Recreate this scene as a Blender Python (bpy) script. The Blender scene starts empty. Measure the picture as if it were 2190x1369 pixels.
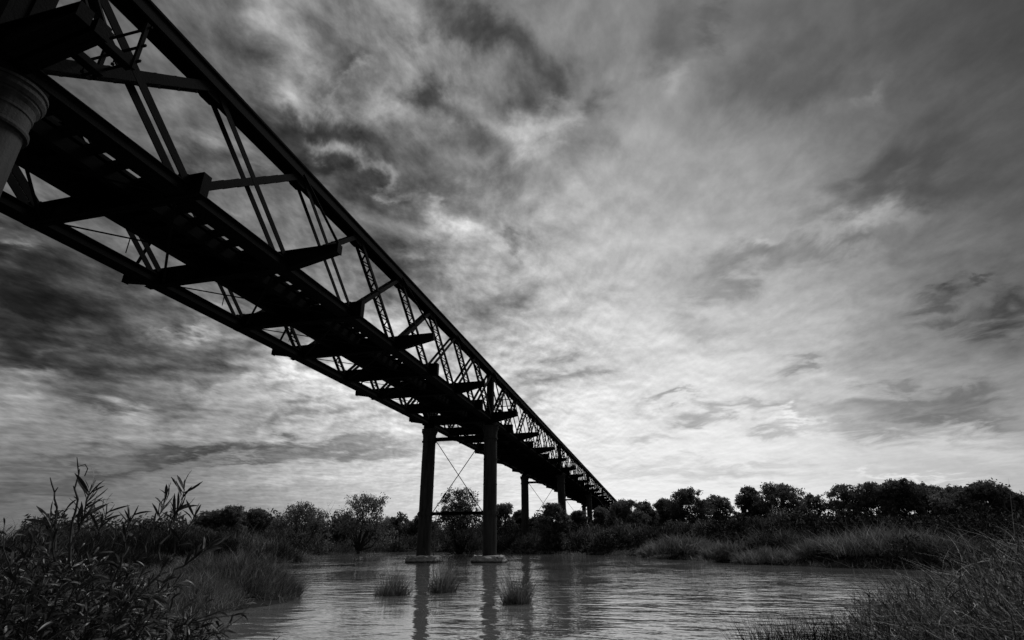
import bpy, math
import numpy as np
from mathutils import Matrix, Vector

rng = np.random.default_rng(7)
scene = bpy.context.scene
C = scene.collection
CAMZ = 1.22

# ------------------------------------------------------------------ camera
FWD = np.array([0.89783, 0.21785, 0.38268]); RGT = np.array([0.23825, -0.97118, -0.0061]); UPV = np.array([-0.37032, -0.09665, 0.92386])
cd = bpy.data.cameras.new('camera'); cam = bpy.data.objects.new('camera', cd); C.objects.link(cam)
cam.matrix_world = Matrix(((RGT[0], UPV[0], -FWD[0], 0), (RGT[1], UPV[1], -FWD[1], 0), (RGT[2], UPV[2], -FWD[2], CAMZ), (0, 0, 0, 1)))
cd.sensor_width = 36; cd.lens = 1141.97 / 2190 * 36; cd.clip_start = 0.05; cd.clip_end = 4000
scene.camera = cam
scene.view_settings.view_transform = 'Standard'; scene.view_settings.look = 'None'
scene.view_settings.gamma = 1; scene.view_settings.exposure = 0.15

# ------------------------------------------------------------------ sky: broken cloud sheet, lighter towards the horizon ahead
# (direction, tone) of the broad cloud sheet, and elongated cloud banks: two tangent axes and a tone change
SKY = [(0.605,0.143,0.783,0.45),(0.51,0.418,0.751,0.5),(0.422,0.583,0.694,0.38),(0.337,0.703,0.627,0.3),(0.648,-0.151,0.746,0.4),(0.646,-0.335,0.686,0.33),(0.625,-0.478,0.617,0.22),(0.569,0.56,0.602,0.38),(0.655,0.402,0.64,0.45),(0.708,0.165,0.686,0.5),(0.744,-0.071,0.664,0.57),(0.743,-0.248,0.622,0.5),(0.722,-0.393,0.57,0.38),(0.691,-0.507,0.515,0.26),(0.735,0.431,0.524,0.4),(0.783,0.272,0.559,0.52),(0.834,0.023,0.551,0.65),(0.833,-0.208,0.512,0.62),(0.798,-0.392,0.458,0.5),(0.753,-0.516,0.408,0.32),(0.472,0.785,0.402,0.42),(0.557,0.746,0.366,0.35),(0.505,0.817,0.277,0.22),(0.633,0.688,0.354,0.38),(0.734,0.587,0.342,0.42),(0.853,0.292,0.433,0.62),(0.904,0.125,0.408,0.7),(0.927,-0.081,0.367,0.73),(0.895,-0.265,0.36,0.66),(0.852,-0.41,0.325,0.5),(0.809,-0.509,0.295,0.33),(0.954,0.094,0.284,0.8),(0.966,-0.068,0.249,0.86),(0.939,-0.251,0.237,0.72),(0.889,-0.399,0.227,0.5),(0.838,-0.5,0.218,0.3),(0.558,0.808,0.19,0.68),(0.64,0.74,0.206,0.64),(0.728,0.649,0.222,0.68),(0.809,0.531,0.251,0.85),(0.885,0.428,0.185,0.8),(0.981,0.105,0.161,0.86),(0.988,-0.057,0.147,0.92),(0.963,-0.235,0.128,0.95),(0.906,-0.407,0.119,0.88),(0.873,-0.474,0.111,0.84),(0.582,0.806,0.11,0.42),(0.665,0.738,0.119,0.46),(0.75,0.648,0.134,0.6),(0.838,0.531,0.126,0.74),(0.913,0.39,0.122,0.84),(0.594,0.802,0.062,0.33),(0.678,0.733,0.059,0.36),(0.765,0.642,0.056,0.45),(0.848,0.527,0.051,0.6),(0.92,0.389,0.052,0.74),(0.971,0.233,0.059,0.84),(0.994,0.07,0.081,0.88),(0.993,-0.087,0.084,0.84),(0.97,-0.228,0.085,0.84),(0.937,-0.343,0.059,0.75),(0.896,-0.441,0.054,0.5)]
BANKS = [(12.74,-8.03,-3.14,4.74,16.04,-17.09,-0.12),(9.29,-10.17,-0.41,13.19,17.97,-24.66,-0.14),(7.56,-10.44,-0.09,15.23,15.37,-24.28,-0.13),(8.4,-11.08,-1.64,12.95,16.26,-23.46,-0.12),(9.6,-30.16,10.12,63.31,11.21,-56.05,-0.12),(13.78,-21.09,3.31,47.75,40.08,-57.99,-0.08),(13.66,-14.93,-1.2,14.1,19.44,-29.1,-0.12),(10.09,-13.12,-0.29,23.64,24.66,-43.89,-0.1),(7.04,-6.25,-3.55,4.04,13.86,-15.63,-0.14),(9.71,-13.86,0.1,23.48,23.31,-33.46,0.15),(20.65,-7.57,-14.81,-0.02,32.95,-15.86,0.16),(17.17,-19.07,-0.22,19.91,26.88,-34.18,0.12),(9.6,-3.45,-3.96,2.05,32.58,-24.28,0.1),(10.99,-9.32,-4.77,8.27,23.18,-15.43,0.12),(11.85,-14.93,-4.69,12.17,18.87,-14.69,-0.16),(8.84,-16.24,-3.53,20.44,19.12,-20.87,-0.14),(-2.78,-19.54,6.12,20.83,-10.95,-16.82,-0.17),(30.36,-12.14,-22.19,0.81,28.54,-12.66,-0.15),(16.39,-10.96,-11.3,6.7,37.15,-21.4,-0.12),(18.7,-17.94,-11.15,13.15,34.58,-24.41,0.12),(1.95,-11.18,3.09,31.28,-2.6,-31.89,0.12),(1.52,-13.12,1.38,21.21,-0.8,-23.17,0.13),(13.38,-11.74,-12.39,7.41,23.92,-11.37,0.1),(7.05,-15.93,-1.37,19.57,12.61,-27.42,-0.12),(3.2,-9.79,-0.56,15.01,6.49,-20.82,-0.12),(25.04,-8.93,-26.05,2.29,27.11,-4.05,-0.13),(-1.76,-23.71,4.2,13.58,-5.03,-15.83,-0.12),(5.78,-9.96,-1.44,11.23,10.72,-20.97,-0.1),(15.26,-10.18,-7.72,10.03,54.08,-48.53,0.15),(11.35,-9.54,-6.1,12.36,46.72,-46.06,0.19),(14.46,-12.83,-9.65,13.92,62.1,-59.17,0.12),(18.46,-14.02,-4.53,13.16,34.27,-44.18,0.1),(21.85,-16.8,-2.54,14.5,28.96,-43.15,0.16),(10.77,-14.37,5.61,35.39,17.68,-54.83,-0.12),(19.79,-23.9,2.97,40.98,34.68,-78.83,0.1),(22.52,-22.58,-0.05,27.12,31.06,-69.92,0.12),(4.7,-11.73,-0.3,16.6,8.11,-31.21,0.25),(22.12,-34.48,-8.67,37.8,48.67,-82.95,0.12),(6.2,-8.83,-3.54,7.82,16.78,-28.29,-0.2),(0.82,-30.74,-8.19,44.83,1.16,-40.15,-0.08),(1.55,-19.49,-3.76,18.52,1.62,-16.82,-0.1),(-3.69,-11.41,-0.29,14.08,-7.15,-18.12,-0.08),(-5.38,-24.62,0.86,36.99,-16.62,-41.97,0.08),(-16.56,-36.56,-2.77,44.99,-24.92,-67.49,0.08),(-1.68,-8.74,-0.48,16.52,-1.75,-35.06,-0.15),(-4.49,-16.58,-3.61,33.01,1.44,-65.06,-0.08),(-6.39,-11.26,0.62,11.66,-7.44,-24.35,-0.1),(-6.11,-13.51,0.67,17.2,-9.64,-34.4,-0.06),(-2.06,-19.66,-6.2,45.09,13.78,-80.42,0.1),(-4.37,-10.96,-0.96,29.25,-7.94,-59.62,0.09),(-19.31,-36.97,-1.67,34.76,-7.37,-92.15,-0.16),(-15.86,-27.41,4.51,36.8,-21.61,-121.1,-0.12),(-33.25,-54.26,1.3,48.59,-15.06,-140.04,-0.12),(-12.13,-19.37,1.45,16.2,-4.31,-54.41,-0.17),(-20.31,-29.93,13.38,21.39,-31.47,-104.91,-0.1),(2.9,-13.8,1.88,16.1,-0.89,-31.69,-0.18),(5.88,-24.37,-0.21,41.02,10.47,-72.73,-0.16),(0.65,-14.87,-6.0,15.53,14.18,-36.34,-0.1),(-12.28,-39.71,5.61,27.77,-12.76,-110.83,-0.17),(0.15,-15.99,5.36,20.3,-18.32,-57.07,-0.17),(0.24,-16.95,10.69,14.82,-23.24,-36.85,-0.2),(0.88,-34.0,3.72,35.13,-9.01,-106.93,-0.12),(-3.26,-28.19,10.65,14.76,-23.37,-66.14,-0.22),(-2.95,-27.16,3.51,30.8,-12.72,-129.95,-0.18),(-3.74,-30.81,5.99,16.85,-13.06,-89.02,-0.22),(-1.88,-11.0,-0.23,20.02,5.6,-90.61,-0.18),(-5.39,-23.92,2.38,19.47,-2.74,-114.18,-0.15),(-0.42,-24.13,0.92,14.89,1.31,-88.87,-0.15),(-3.97,-9.5,0.57,16.92,0.45,-76.65,-0.16),(-4.9,-11.42,-0.12,15.4,5.29,-69.33,-0.18),(-13.54,-24.88,2.8,13.79,0.38,-66.96,-0.15),(-4.14,-11.73,-0.38,17.74,8.69,-86.02,-0.14),(-6.72,-13.47,-1.04,25.74,14.39,-108.46,-0.14),(-5.13,-21.13,-1.4,30.88,15.55,-140.57,0.12),(-5.4,-10.98,-0.75,12.6,9.66,-59.99,0.08),(-1.08,-7.65,0.31,9.62,4.29,-82.08,-0.12),(-5.09,-12.57,-0.09,32.59,32.55,-215.27,0.12),(0.33,-11.01,-0.33,14.83,12.75,-135.87,-0.07),(8.65,-5.93,1.86,7.57,3.64,-20.86,-0.26),(8.14,-6.06,0.82,9.46,5.65,-30.01,-0.14),(11.52,-7.22,-0.1,9.55,10.43,-34.91,-0.1),(13.2,-8.71,1.84,11.48,4.02,-35.9,-0.2),(26.76,-23.27,16.71,52.96,15.36,-99.44,0.2),(9.68,-7.74,0.91,8.81,2.78,-30.33,-0.24),(6.72,-7.8,4.82,31.79,-2.3,-58.56,-0.12),(20.16,-15.24,-1.58,12.83,6.35,-63.47,-0.18),(19.15,-15.28,-8.89,0.29,11.45,-41.06,-0.2),(5.69,-6.2,2.32,16.27,0.42,-38.61,-0.12),(11.53,-15.59,9.93,58.89,-8.43,-100.3,0.2),(17.76,-12.24,2.69,29.24,5.85,-91.9,0.14),(19.11,-22.18,27.13,56.15,-12.6,-76.35,0.1),(14.15,-9.9,2.81,11.94,0.35,-35.99,0.1),(16.92,-18.62,15.09,41.34,-16.85,-75.1,0.12),(5.93,-9.26,2.81,22.43,-3.52,-55.45,0.15),(5.32,-7.69,2.73,22.57,-1.65,-50.0,-0.12),(9.66,-11.79,3.57,29.3,-1.17,-75.43,-0.1),(10.54,-14.41,-3.22,8.83,14.96,-57.38,0.1),(7.51,-11.66,4.28,32.29,-13.73,-84.02,-0.12),(6.68,-11.67,3.4,35.39,-13.21,-99.96,-0.09),(3.28,-4.83,0.08,14.43,0.28,-78.74,-0.27),(10.17,-10.64,0.98,27.2,-6.3,-118.25,-0.18),(8.6,-10.57,0.69,32.87,-8.87,-164.21,-0.18),(10.04,-7.55,0.99,25.07,-6.23,-93.82,-0.1),(11.27,-9.78,0.96,37.95,-11.6,-157.55,-0.12),(4.28,-7.85,0.29,19.0,-1.59,-107.4,-0.15),(7.12,-5.4,0.47,23.56,-8.82,-95.44,-0.1),(5.33,-7.92,0.64,20.3,-9.29,-112.2,0.1),(6.87,-6.28,0.9,23.24,-2.88,-86.15,0.06)]
w = bpy.data.worlds.new('World'); scene.world = w; w.use_nodes = True
nt = w.node_tree; nt.nodes.clear()
def node(t, **k):
    n = nt.nodes.new(t)
    for a, b in k.items(): setattr(n, a, b)
    return n
def lk(a, b): nt.links.new(a, b)
def math_(op, a, b=None, c=None, clamp=False):
    n = node('ShaderNodeMath', operation=op); n.use_clamp = clamp
    for i, v in enumerate((a, b, c)):
        if v is None: continue
        if isinstance(v, (int, float)): n.inputs[i].default_value = v
        else: lk(v, n.inputs[i])
    return n.outputs[0]
def vmath(op, a, b=None, scale=None):
    n = node('ShaderNodeVectorMath', operation=op)
    for i, v in enumerate((a, b)):
        if v is None: continue
        if isinstance(v, tuple): n.inputs[i].default_value = v
        else: lk(v, n.inputs[i])
    if scale is not None:
        if isinstance(scale, (int, float)): n.inputs['Scale'].default_value = scale
        else: lk(scale, n.inputs['Scale'])
    return n
tc = node('ShaderNodeTexCoord')
dirn = vmath('NORMALIZE', tc.outputs['Generated']).outputs[0]
sep = node('ShaderNodeSeparateXYZ'); lk(dirn, sep.inputs[0])
zc = math_('ADD', math_('MAXIMUM', sep.outputs[2], 0.0), 0.13)
cx_ = math_('DIVIDE', sep.outputs[0], zc); cy_ = math_('DIVIDE', sep.outputs[1], zc)
comb = node('ShaderNodeCombineXYZ'); lk(cx_, comb.inputs[0]); lk(cy_, comb.inputs[1])
def noise(vec, scale, detail, rough, dist=0.0, off=(0, 0, 0)):
    m = vmath('ADD', vec, off)
    n = node('ShaderNodeTexNoise'); n.noise_dimensions = '3D'
    n.inputs['Scale'].default_value = scale; n.inputs['Detail'].default_value = detail
    n.inputs['Roughness'].default_value = rough; n.inputs['Distortion'].default_value = dist
    lk(m.outputs[0], n.inputs['Vector']); return n
warp = noise(comb.outputs[0], 3.6, 6, 0.58, 0.4, (3.1, 1.7, 0.4))
wv = vmath('SUBTRACT', warp.outputs['Color'], (0.5, 0.5, 0.5)).outputs[0]
wv = vmath('SCALE', wv, None, math_('MULTIPLY', math_('ADD', math_('MAXIMUM', sep.outputs[2], 0.0), 0.12), 0.40)).outputs[0]
dw = vmath('NORMALIZE', vmath('ADD', dirn, wv).outputs[0]).outputs[0]
num = None; den = None
K = 130.0
for (a, b, c, v) in SKY:
    n = node('ShaderNodeVectorMath', operation='DOT_PRODUCT'); lk(dw, n.inputs[0]); n.inputs[1].default_value = (a, b, c)
    e = math_('EXPONENT', math_('MULTIPLY_ADD', n.outputs['Value'], K, -K))
    if num is None: den = math_('ADD', e, 2e-6); num = math_('MULTIPLY_ADD', e, v, 0.36 * 2e-6)
    else: den = math_('ADD', e, den); num = math_('MULTIPLY_ADD', e, v, num)
base = math_('DIVIDE', num, den)
for (a1, a2, a3, b1, b2, b3, amp) in BANKS:
    p_ = node('ShaderNodeVectorMath', operation='DOT_PRODUCT'); lk(dw, p_.inputs[0]); p_.inputs[1].default_value = (a1, a2, a3)
    q_ = node('ShaderNodeVectorMath', operation='DOT_PRODUCT'); lk(dw, q_.inputs[0]); q_.inputs[1].default_value = (b1, b2, b3)
    e = math_('MULTIPLY', p_.outputs['Value'], p_.outputs['Value'])
    e = math_('MULTIPLY_ADD', q_.outputs['Value'], q_.outputs['Value'], e)
    base = math_('MULTIPLY_ADD', math_('EXPONENT', math_('MULTIPLY', e, -1.0)), amp, base)
base = math_('MAXIMUM', base, 0.12)
# ragged cloud detail, stretched along the drift
rot = node('ShaderNodeMapping'); rot.inputs['Rotation'].default_value = (0, 0, math.radians(-24)); rot.inputs['Scale'].default_value = (0.85, 1.2, 1)
lk(comb.outputs[0], rot.inputs['Vector'])
d1 = noise(rot.outputs[0], 4.6, 10, 0.60, 0.15, (0.3, 5.2, 1.0))
d1b = noise(rot.outputs[0], 4.6, 10, 0.60, 0.15, (0.3 + 0.035, 5.2 - 0.012, 1.0))     # same field shifted towards the bright quarter: lit and shaded sides
d2 = noise(rot.outputs[0], 13.0, 9, 0.62, 0.1, (7.3, 2.2, 4.0))
rel = math_('MULTIPLY', math_('SUBTRACT', d1.outputs[0], d1b.outputs[0]), 1.0)
side = node('ShaderNodeMapRange'); side.interpolation_type = 'SMOOTHSTEP'; lk(sep.outputs[1], side.inputs[0])
for i_, v_ in ((1, -0.15), (2, 0.45), (3, 0.42), (4, 1.4)): side.inputs[i_].default_value = v_
det = math_('ADD', math_('MULTIPLY', math_('SUBTRACT', d1.outputs[0], 0.5), 0.55), math_('MULTIPLY', math_('SUBTRACT', d2.outputs[0], 0.5), 0.26))
det = math_('ADD', det, rel)
det = math_('MULTIPLY', det, side.outputs[0])
calm = node('ShaderNodeMapRange'); calm.interpolation_type = 'SMOOTHSTEP'; lk(sep.outputs[2], calm.inputs[0])
for i_, v_ in ((1, 0.02), (2, 0.34), (3, 0.32), (4, 1.0)): calm.inputs[i_].default_value = v_
det = math_('MULTIPLY', det, calm.outputs[0])
val = math_('MULTIPLY_ADD', det, math_('MULTIPLY_ADD', base, 0.75, 0.12), base)
val = math_('MULTIPLY_ADD', val, 1.0, 0.0)
val = math_('MAXIMUM', math_('MINIMUM', val, 0.93), 0.06)
lin = math_('POWER', val, 2.2)
skyt = node('ShaderNodeTexSky'); skyt.sky_type = 'NISHITA'; skyt.sun_disc = False
SUN_EL, SUN_AZ = math.radians(52), math.radians(-32)     # sun direction: azimuth measured from +X towards +Y
skyt.sun_elevation = SUN_EL; skyt.sun_rotation = math.radians(90) - SUN_AZ
bw = node('ShaderNodeRGBToBW'); lk(skyt.outputs[0], bw.inputs[0])
lin = math_('MULTIPLY_ADD', bw.outputs[0], 0.002, lin)
bg = node('ShaderNodeBackground'); lk(lin, bg.inputs['Color']); bg.inputs['Strength'].default_value = 1.0
out = node('ShaderNodeOutputWorld'); lk(bg.outputs[0], out.inputs[0])
w.cycles.sampling_method = 'MANUAL'; w.cycles.sample_map_resolution = 512

# ------------------------------------------------------------------ veiled sun behind the bright cloud ahead, right of the bridge
sd = bpy.data.lights.new('sun', 'SUN'); sd.energy = 1.5; sd.angle = math.radians(20); sd.color = (1, 1, 1)
so = bpy.data.objects.new('sun', sd); C.objects.link(so)
sv = Vector((math.cos(SUN_EL) * math.cos(SUN_AZ), math.cos(SUN_EL) * math.sin(SUN_AZ), math.sin(SUN_EL)))
so.rotation_euler = sv.to_track_quat('Z', 'Y').to_euler(); so.location = (0, 0, 60)
scene.cycles.max_bounces = 6; scene.cycles.diffuse_bounces = 2; scene.cycles.glossy_bounces = 3

# ------------------------------------------------------------------ helpers
def at(px, py, dist):
    """the point seen in the direction of photograph pixel (px, py), dist metres away over the ground"""
    d = FWD + (px - 1095) / 1141.97 * RGT - (py - 684.5) / 1141.97 * UPV
    d = d / math.hypot(d[0], d[1]) * dist
    return d[0], d[1], d[2] + CAMZ

def mat(name, col, rough=0.7, spec=0.3, var=0.25, scale=3.0, bump=0.0, bscale=20.0, metallic=0.0):
    m = bpy.data.materials.new(name); m.use_nodes = True
    t = m.node_tree; b = t.nodes['Principled BSDF']
    b.inputs['Roughness'].default_value = rough; b.inputs['Specular IOR Level'].default_value = spec; b.inputs['Metallic'].default_value = metallic
    g = t.nodes.new('ShaderNodeNewGeometry'); n = t.nodes.new('ShaderNodeTexNoise')
    n.inputs['Scale'].default_value = scale; n.inputs['Detail'].default_value = 5; n.inputs['Roughness'].default_value = 0.65
    t.links.new(g.outputs['Position'], n.inputs['Vector'])
    r = t.nodes.new('ShaderNodeMapRange'); r.inputs['From Min'].default_value = 0.3; r.inputs['From Max'].default_value = 0.7
    r.inputs['To Min'].default_value = col * (1 - var); r.inputs['To Max'].default_value = col * (1 + var)
    t.links.new(n.outputs[0], r.inputs[0]); t.links.new(r.outputs[0], b.inputs['Base Color'])
    if bump:
        n2 = t.nodes.new('ShaderNodeTexNoise'); n2.inputs['Scale'].default_value = bscale; n2.inputs['Detail'].default_value = 6
        t.links.new(g.outputs['Position'], n2.inputs['Vector'])
        bp = t.nodes.new('ShaderNodeBump'); bp.inputs['Strength'].default_value = bump; bp.inputs['Distance'].default_value = 0.03
        t.links.new(n2.outputs[0], bp.inputs['Height']); t.links.new(bp.outputs[0], b.inputs['Normal'])
    return m

def stretch(m, z):
    """runs of rust down the shaft: the tone pattern drawn out vertically"""
    t = m.node_tree; g = [n for n in t.nodes if n.type == 'NEW_GEOMETRY'][0]; n = [n for n in t.nodes if n.type == 'TEX_NOISE'][0]
    mp = t.nodes.new('ShaderNodeMapping'); mp.inputs['Scale'].default_value = (1, 1, z); t.links.new(g.outputs['Position'], mp.inputs[0]); t.links.new(mp.outputs[0], n.inputs['Vector'])
def wetband(m, z0, z1):
    """slime and wet stain up to the flood mark"""
    t = m.node_tree; b = t.nodes['Principled BSDF']; g = [n for n in t.nodes if n.type == 'NEW_GEOMETRY'][0]; n = [n for n in t.nodes if n.type == 'TEX_NOISE'][0]
    sp = t.nodes.new('ShaderNodeSeparateXYZ'); t.links.new(g.outputs['Position'], sp.inputs[0])
    a = t.nodes.new('ShaderNodeMath'); a.operation = 'MULTIPLY_ADD'; a.inputs[1].default_value = -0.22; t.links.new(n.outputs[0], a.inputs[0]); t.links.new(sp.outputs[2], a.inputs[2])
    r = t.nodes.new('ShaderNodeMapRange'); r.inputs[1].default_value = z0 - .11; r.inputs[2].default_value = z1 - .11; r.inputs[3].default_value = .12; r.inputs[4].default_value = 1; t.links.new(a.outputs[0], r.inputs[0])
    c = t.nodes.new('ShaderNodeMath'); c.operation = 'MULTIPLY'; t.links.new(b.inputs['Base Color'].links[0].from_socket, c.inputs[0]); t.links.new(r.outputs[0], c.inputs[1]); t.links.new(c.outputs[0], b.inputs['Base Color'])
def island(m, lo, hi, pw):
    """every leaf and blade its own random tone, painting contrast into the colour"""
    t = m.node_tree; b = t.nodes['Principled BSDF']; src = b.inputs['Base Color'].links[0].from_socket
    g = t.nodes.new('ShaderNodeNewGeometry'); p = t.nodes.new('ShaderNodeMath'); p.operation = 'POWER'; p.inputs[1].default_value = pw
    t.links.new(g.outputs['Random Per Island'], p.inputs[0])
    q = t.nodes.new('ShaderNodeMath'); q.operation = 'MULTIPLY_ADD'; q.inputs[1].default_value = hi - lo; q.inputs[2].default_value = lo; t.links.new(p.outputs[0], q.inputs[0])
    u = t.nodes.new('ShaderNodeMath'); u.operation = 'MULTIPLY'; t.links.new(q.outputs[0], u.inputs[0]); t.links.new(src, u.inputs[1]); t.links.new(u.outputs[0], b.inputs['Base Color'])
def leafy(m, f=0.4):
    t = m.node_tree; b = t.nodes['Principled BSDF']; o = t.nodes['Material Output']
    tr = t.nodes.new('ShaderNodeBsdfTranslucent'); mx = t.nodes.new('ShaderNodeMixShader'); mx.inputs[0].default_value = f
    for l in list(t.links):
        if l.to_socket == b.inputs['Base Color']: t.links.new(l.from_socket, tr.inputs['Color'])
    t.links.new(b.outputs[0], mx.inputs[1]); t.links.new(tr.outputs[0], mx.inputs[2]); t.links.new(mx.outputs[0], o.inputs[0])
M = {
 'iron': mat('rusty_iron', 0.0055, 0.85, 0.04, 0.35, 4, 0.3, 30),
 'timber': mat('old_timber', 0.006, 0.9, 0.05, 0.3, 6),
 'column': mat('cast_iron', 0.036, 0.8, 0.15, 0.55, 5.0, 0.25, 25),
 'concrete': mat('concrete', 0.42, 0.95, 0.2, 0.35, 6, 0.8, 18),
 'bark': mat('bark', 0.035, 0.9, 0.1, 0.4, 3),
 'deadwood': mat('dead_wood', 0.13, 0.9, 0.1, 0.3, 4),
 'gum': mat('gum_leaves', 0.15, 0.7, 0.2, 0.4, 0.8),
 'gum2': mat('gum_leaves_dark', 0.12, 0.7, 0.2, 0.4, 0.8),
 'bush': mat('shrub_twigs', 0.075, 0.8, 0.1, 0.75, 0.55),
 'brush': mat('dark_brush', 0.05, 0.8, 0.1, 0.6, 1.0),
 'bush2': mat('shrub_twigs_pale', 0.13, 0.8, 0.1, 0.4, 1.0),
 'grass': mat('dry_grass', 0.24, 0.8, 0.15, 0.4, 2.0),
 'reed': mat('reeds', 0.15, 0.7, 0.2, 0.6, 5.0),
 'dark_reed': mat('dark_reeds', 0.012, 0.8, 0.1, 0.5, 5.0),
 'leaf': mat('long_leaves', 0.055, 0.4, 0.6, 0.8, 24.0),
 'stem': mat('stems', 0.05, 0.8, 0.2, 0.4, 10.0),
 'twig': mat('fine_twigs', 0.26, 0.7, 0.25, 0.7, 22.0),
}

for k_, lo_, hi_, pw_ in (('gum', .5, 1.7, 1.5), ('gum2', .5, 1.7, 1.5), ('bush', .3, 2.2, 2), ('bush2', .3, 2.2, 2), ('grass', .35, 2.0, 1.8), ('reed', .35, 2.2, 2), ('brush', .3, 2.2, 2), ('twig', .2, 2.6, 2.5), ('leaf', .4, 5.5, 6)): island(M[k_], lo_, hi_, pw_)  # long leaves: highlights painted into the colour as a few very pale ones
for k_ in ('gum', 'gum2', 'bush', 'bush2', 'grass', 'reed', 'leaf'): leafy(M[k_], .3 if k_ in ('leaf', 'reed', 'grass') else .5)
stretch(M['column'], 0.12); wetband(M['concrete'], 0.05, 0.14)
def tag(o, label=None, cat=None, group=None, kind=None):
    if label: o['label'] = label
    if cat: o['category'] = cat
    if group: o['group'] = group
    if kind: o['kind'] = kind
    return o
def empty(name, loc=(0, 0, 0), parent=None):
    o = bpy.data.objects.new(name, None); C.objects.link(o); o.location = loc; o.empty_display_size = 0.5
    if parent: o.parent = parent
    return o
def mesh_obj(name, V, F, m, parent=None, smooth=False):
    """V (N,3) array; F (M,4) array of quads or a list of index tuples"""
    me = bpy.data.meshes.new(name)
    V = np.asarray(V, dtype=np.float32)
    if isinstance(F, np.ndarray):
        me.vertices.add(len(V)); me.vertices.foreach_set('co', V.ravel())
        k = F.shape[1]
        me.loops.add(F.size); me.loops.foreach_set('vertex_index', F.astype(np.int32).ravel())
        me.polygons.add(len(F)); me.polygons.foreach_set('loop_start', np.arange(0, F.size, k, dtype=np.int32))
        me.polygons.foreach_set('loop_total', np.full(len(F), k, dtype=np.int32))
        me.update(calc_edges=True)
    else:
        me.from_pydata([tuple(v) for v in V.tolist()], [], F)
    if smooth: me.polygons.foreach_set('use_smooth', np.ones(len(me.polygons), dtype=bool))
    me.materials.append(m); me.update()
    o = bpy.data.objects.new(name, me); C.objects.link(o)
    if parent: o.parent = parent
    return o

class MB:
    def __init__(s): s.v = []; s.f = []
    def add(s, vs, fs):
        b = len(s.v); s.v += [tuple(map(float, p)) for p in vs]; s.f += [tuple(i + b for i in f) for f in fs]
    def box(s, x0, x1, y0, y1, z0, z1):
        s.add([(x0, y0, z0), (x1, y0, z0), (x1, y1, z0), (x0, y1, z0), (x0, y0, z1), (x1, y0, z1), (x1, y1, z1), (x0, y1, z1)],
              [(0, 3, 2, 1), (4, 5, 6, 7), (0, 1, 5, 4), (1, 2, 6, 5), (2, 3, 7, 6), (3, 0, 4, 7)])
    def bar(s, p, q, wd, th, side=(0, 1, 0)):
        """bar from p to q; th measured along side, wd across both"""
        p = np.array(p, float); q = np.array(q, float); d = q - p; L = np.linalg.norm(d); d /= L
        sd_ = np.array(side, float); sd_ -= d * (sd_ @ d); n = np.linalg.norm(sd_)
        if n < 1e-6: sd_ = np.array((1.0, 0, 0)); sd_ -= d * (sd_ @ d); n = np.linalg.norm(sd_)
        sd_ /= n; u = np.cross(d, sd_)
        a = sd_ * th / 2; b = u * wd / 2
        s.add([p - a - b, p + a - b, p + a + b, p - a + b, q - a - b, q + a - b, q + a + b, q - a + b],
              [(0, 3, 2, 1), (4, 5, 6, 7), (0, 1, 5, 4), (1, 2, 6, 5), (2, 3, 7, 6), (3, 0, 4, 7)])
    def prism(s, pts, axis, a, b):
        """polygon pts (2-D) extruded along axis from a to b"""
        n = len(pts)
        def P(u, v, t): return {0: (t, u, v), 1: (u, t, v), 2: (u, v, t)}[axis]
        vs = [P(u, v, a) for u, v in pts] + [P(u, v, b) for u, v in pts]
        s.add(vs, [tuple(range(n))[::-1], tuple(range(n, 2 * n))] + [(i, (i + 1) % n, (i + 1) % n + n, i + n) for i in range(n)])
    def tube(s, pts, rad, n=6):
        b = len(s.v); pts = [np.array(p, float) for p in pts]
        for i, p in enumerate(pts):
            d = pts[min(i + 1, len(pts) - 1)] - pts[max(i - 1, 0)]; d /= np.linalg.norm(d) + 1e-9
            a = np.cross(d, (0.31, 0.17, 0.93)); 
            if np.linalg.norm(a) < 0.2: a = np.cross(d, (1, 0, 0))
            a /= np.linalg.norm(a); c = np.cross(d, a)
            for k in range(n):
                t = 2 * math.pi * k / n; s.v.append(tuple(p + rad[i] * (a * math.cos(t) + c * math.sin(t))))
        for i in range(len(pts) - 1):
            for k in range(n):
                s.f.append((b + i * n + k, b + i * n + (k + 1) % n, b + (i + 1) * n + (k + 1) % n, b + (i + 1) * n + k))
        s.f.append(tuple(b + k for k in range(n))[::-1]); e = b + (len(pts) - 1) * n; s.f.append(tuple(e + k for k in range(n)))
    def lathe(s, cx, cy, prof, n=32):
        b = len(s.v)
        for r, z in prof:
            for k in range(n):
                t = 2 * math.pi * k / n; s.v.append((cx + r * math.cos(t), cy + r * math.sin(t), z))
        for i in range(len(prof) - 1):
            for k in range(n):
                s.f.append((b + i * n + k, b + i * n + (k + 1) % n, b + (i + 1) * n + (k + 1) % n, b + (i + 1) * n + k))
        e = b + (len(prof) - 1) * n
        s.f.append(tuple(b + k for k in range(n))[::-1]); s.f.append(tuple(e + k for k in range(n)))
    def build(s, name, m, parent=None, smooth=False):
        return mesh_obj(name, np.array(s.v), s.f, m, parent, smooth)

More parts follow.
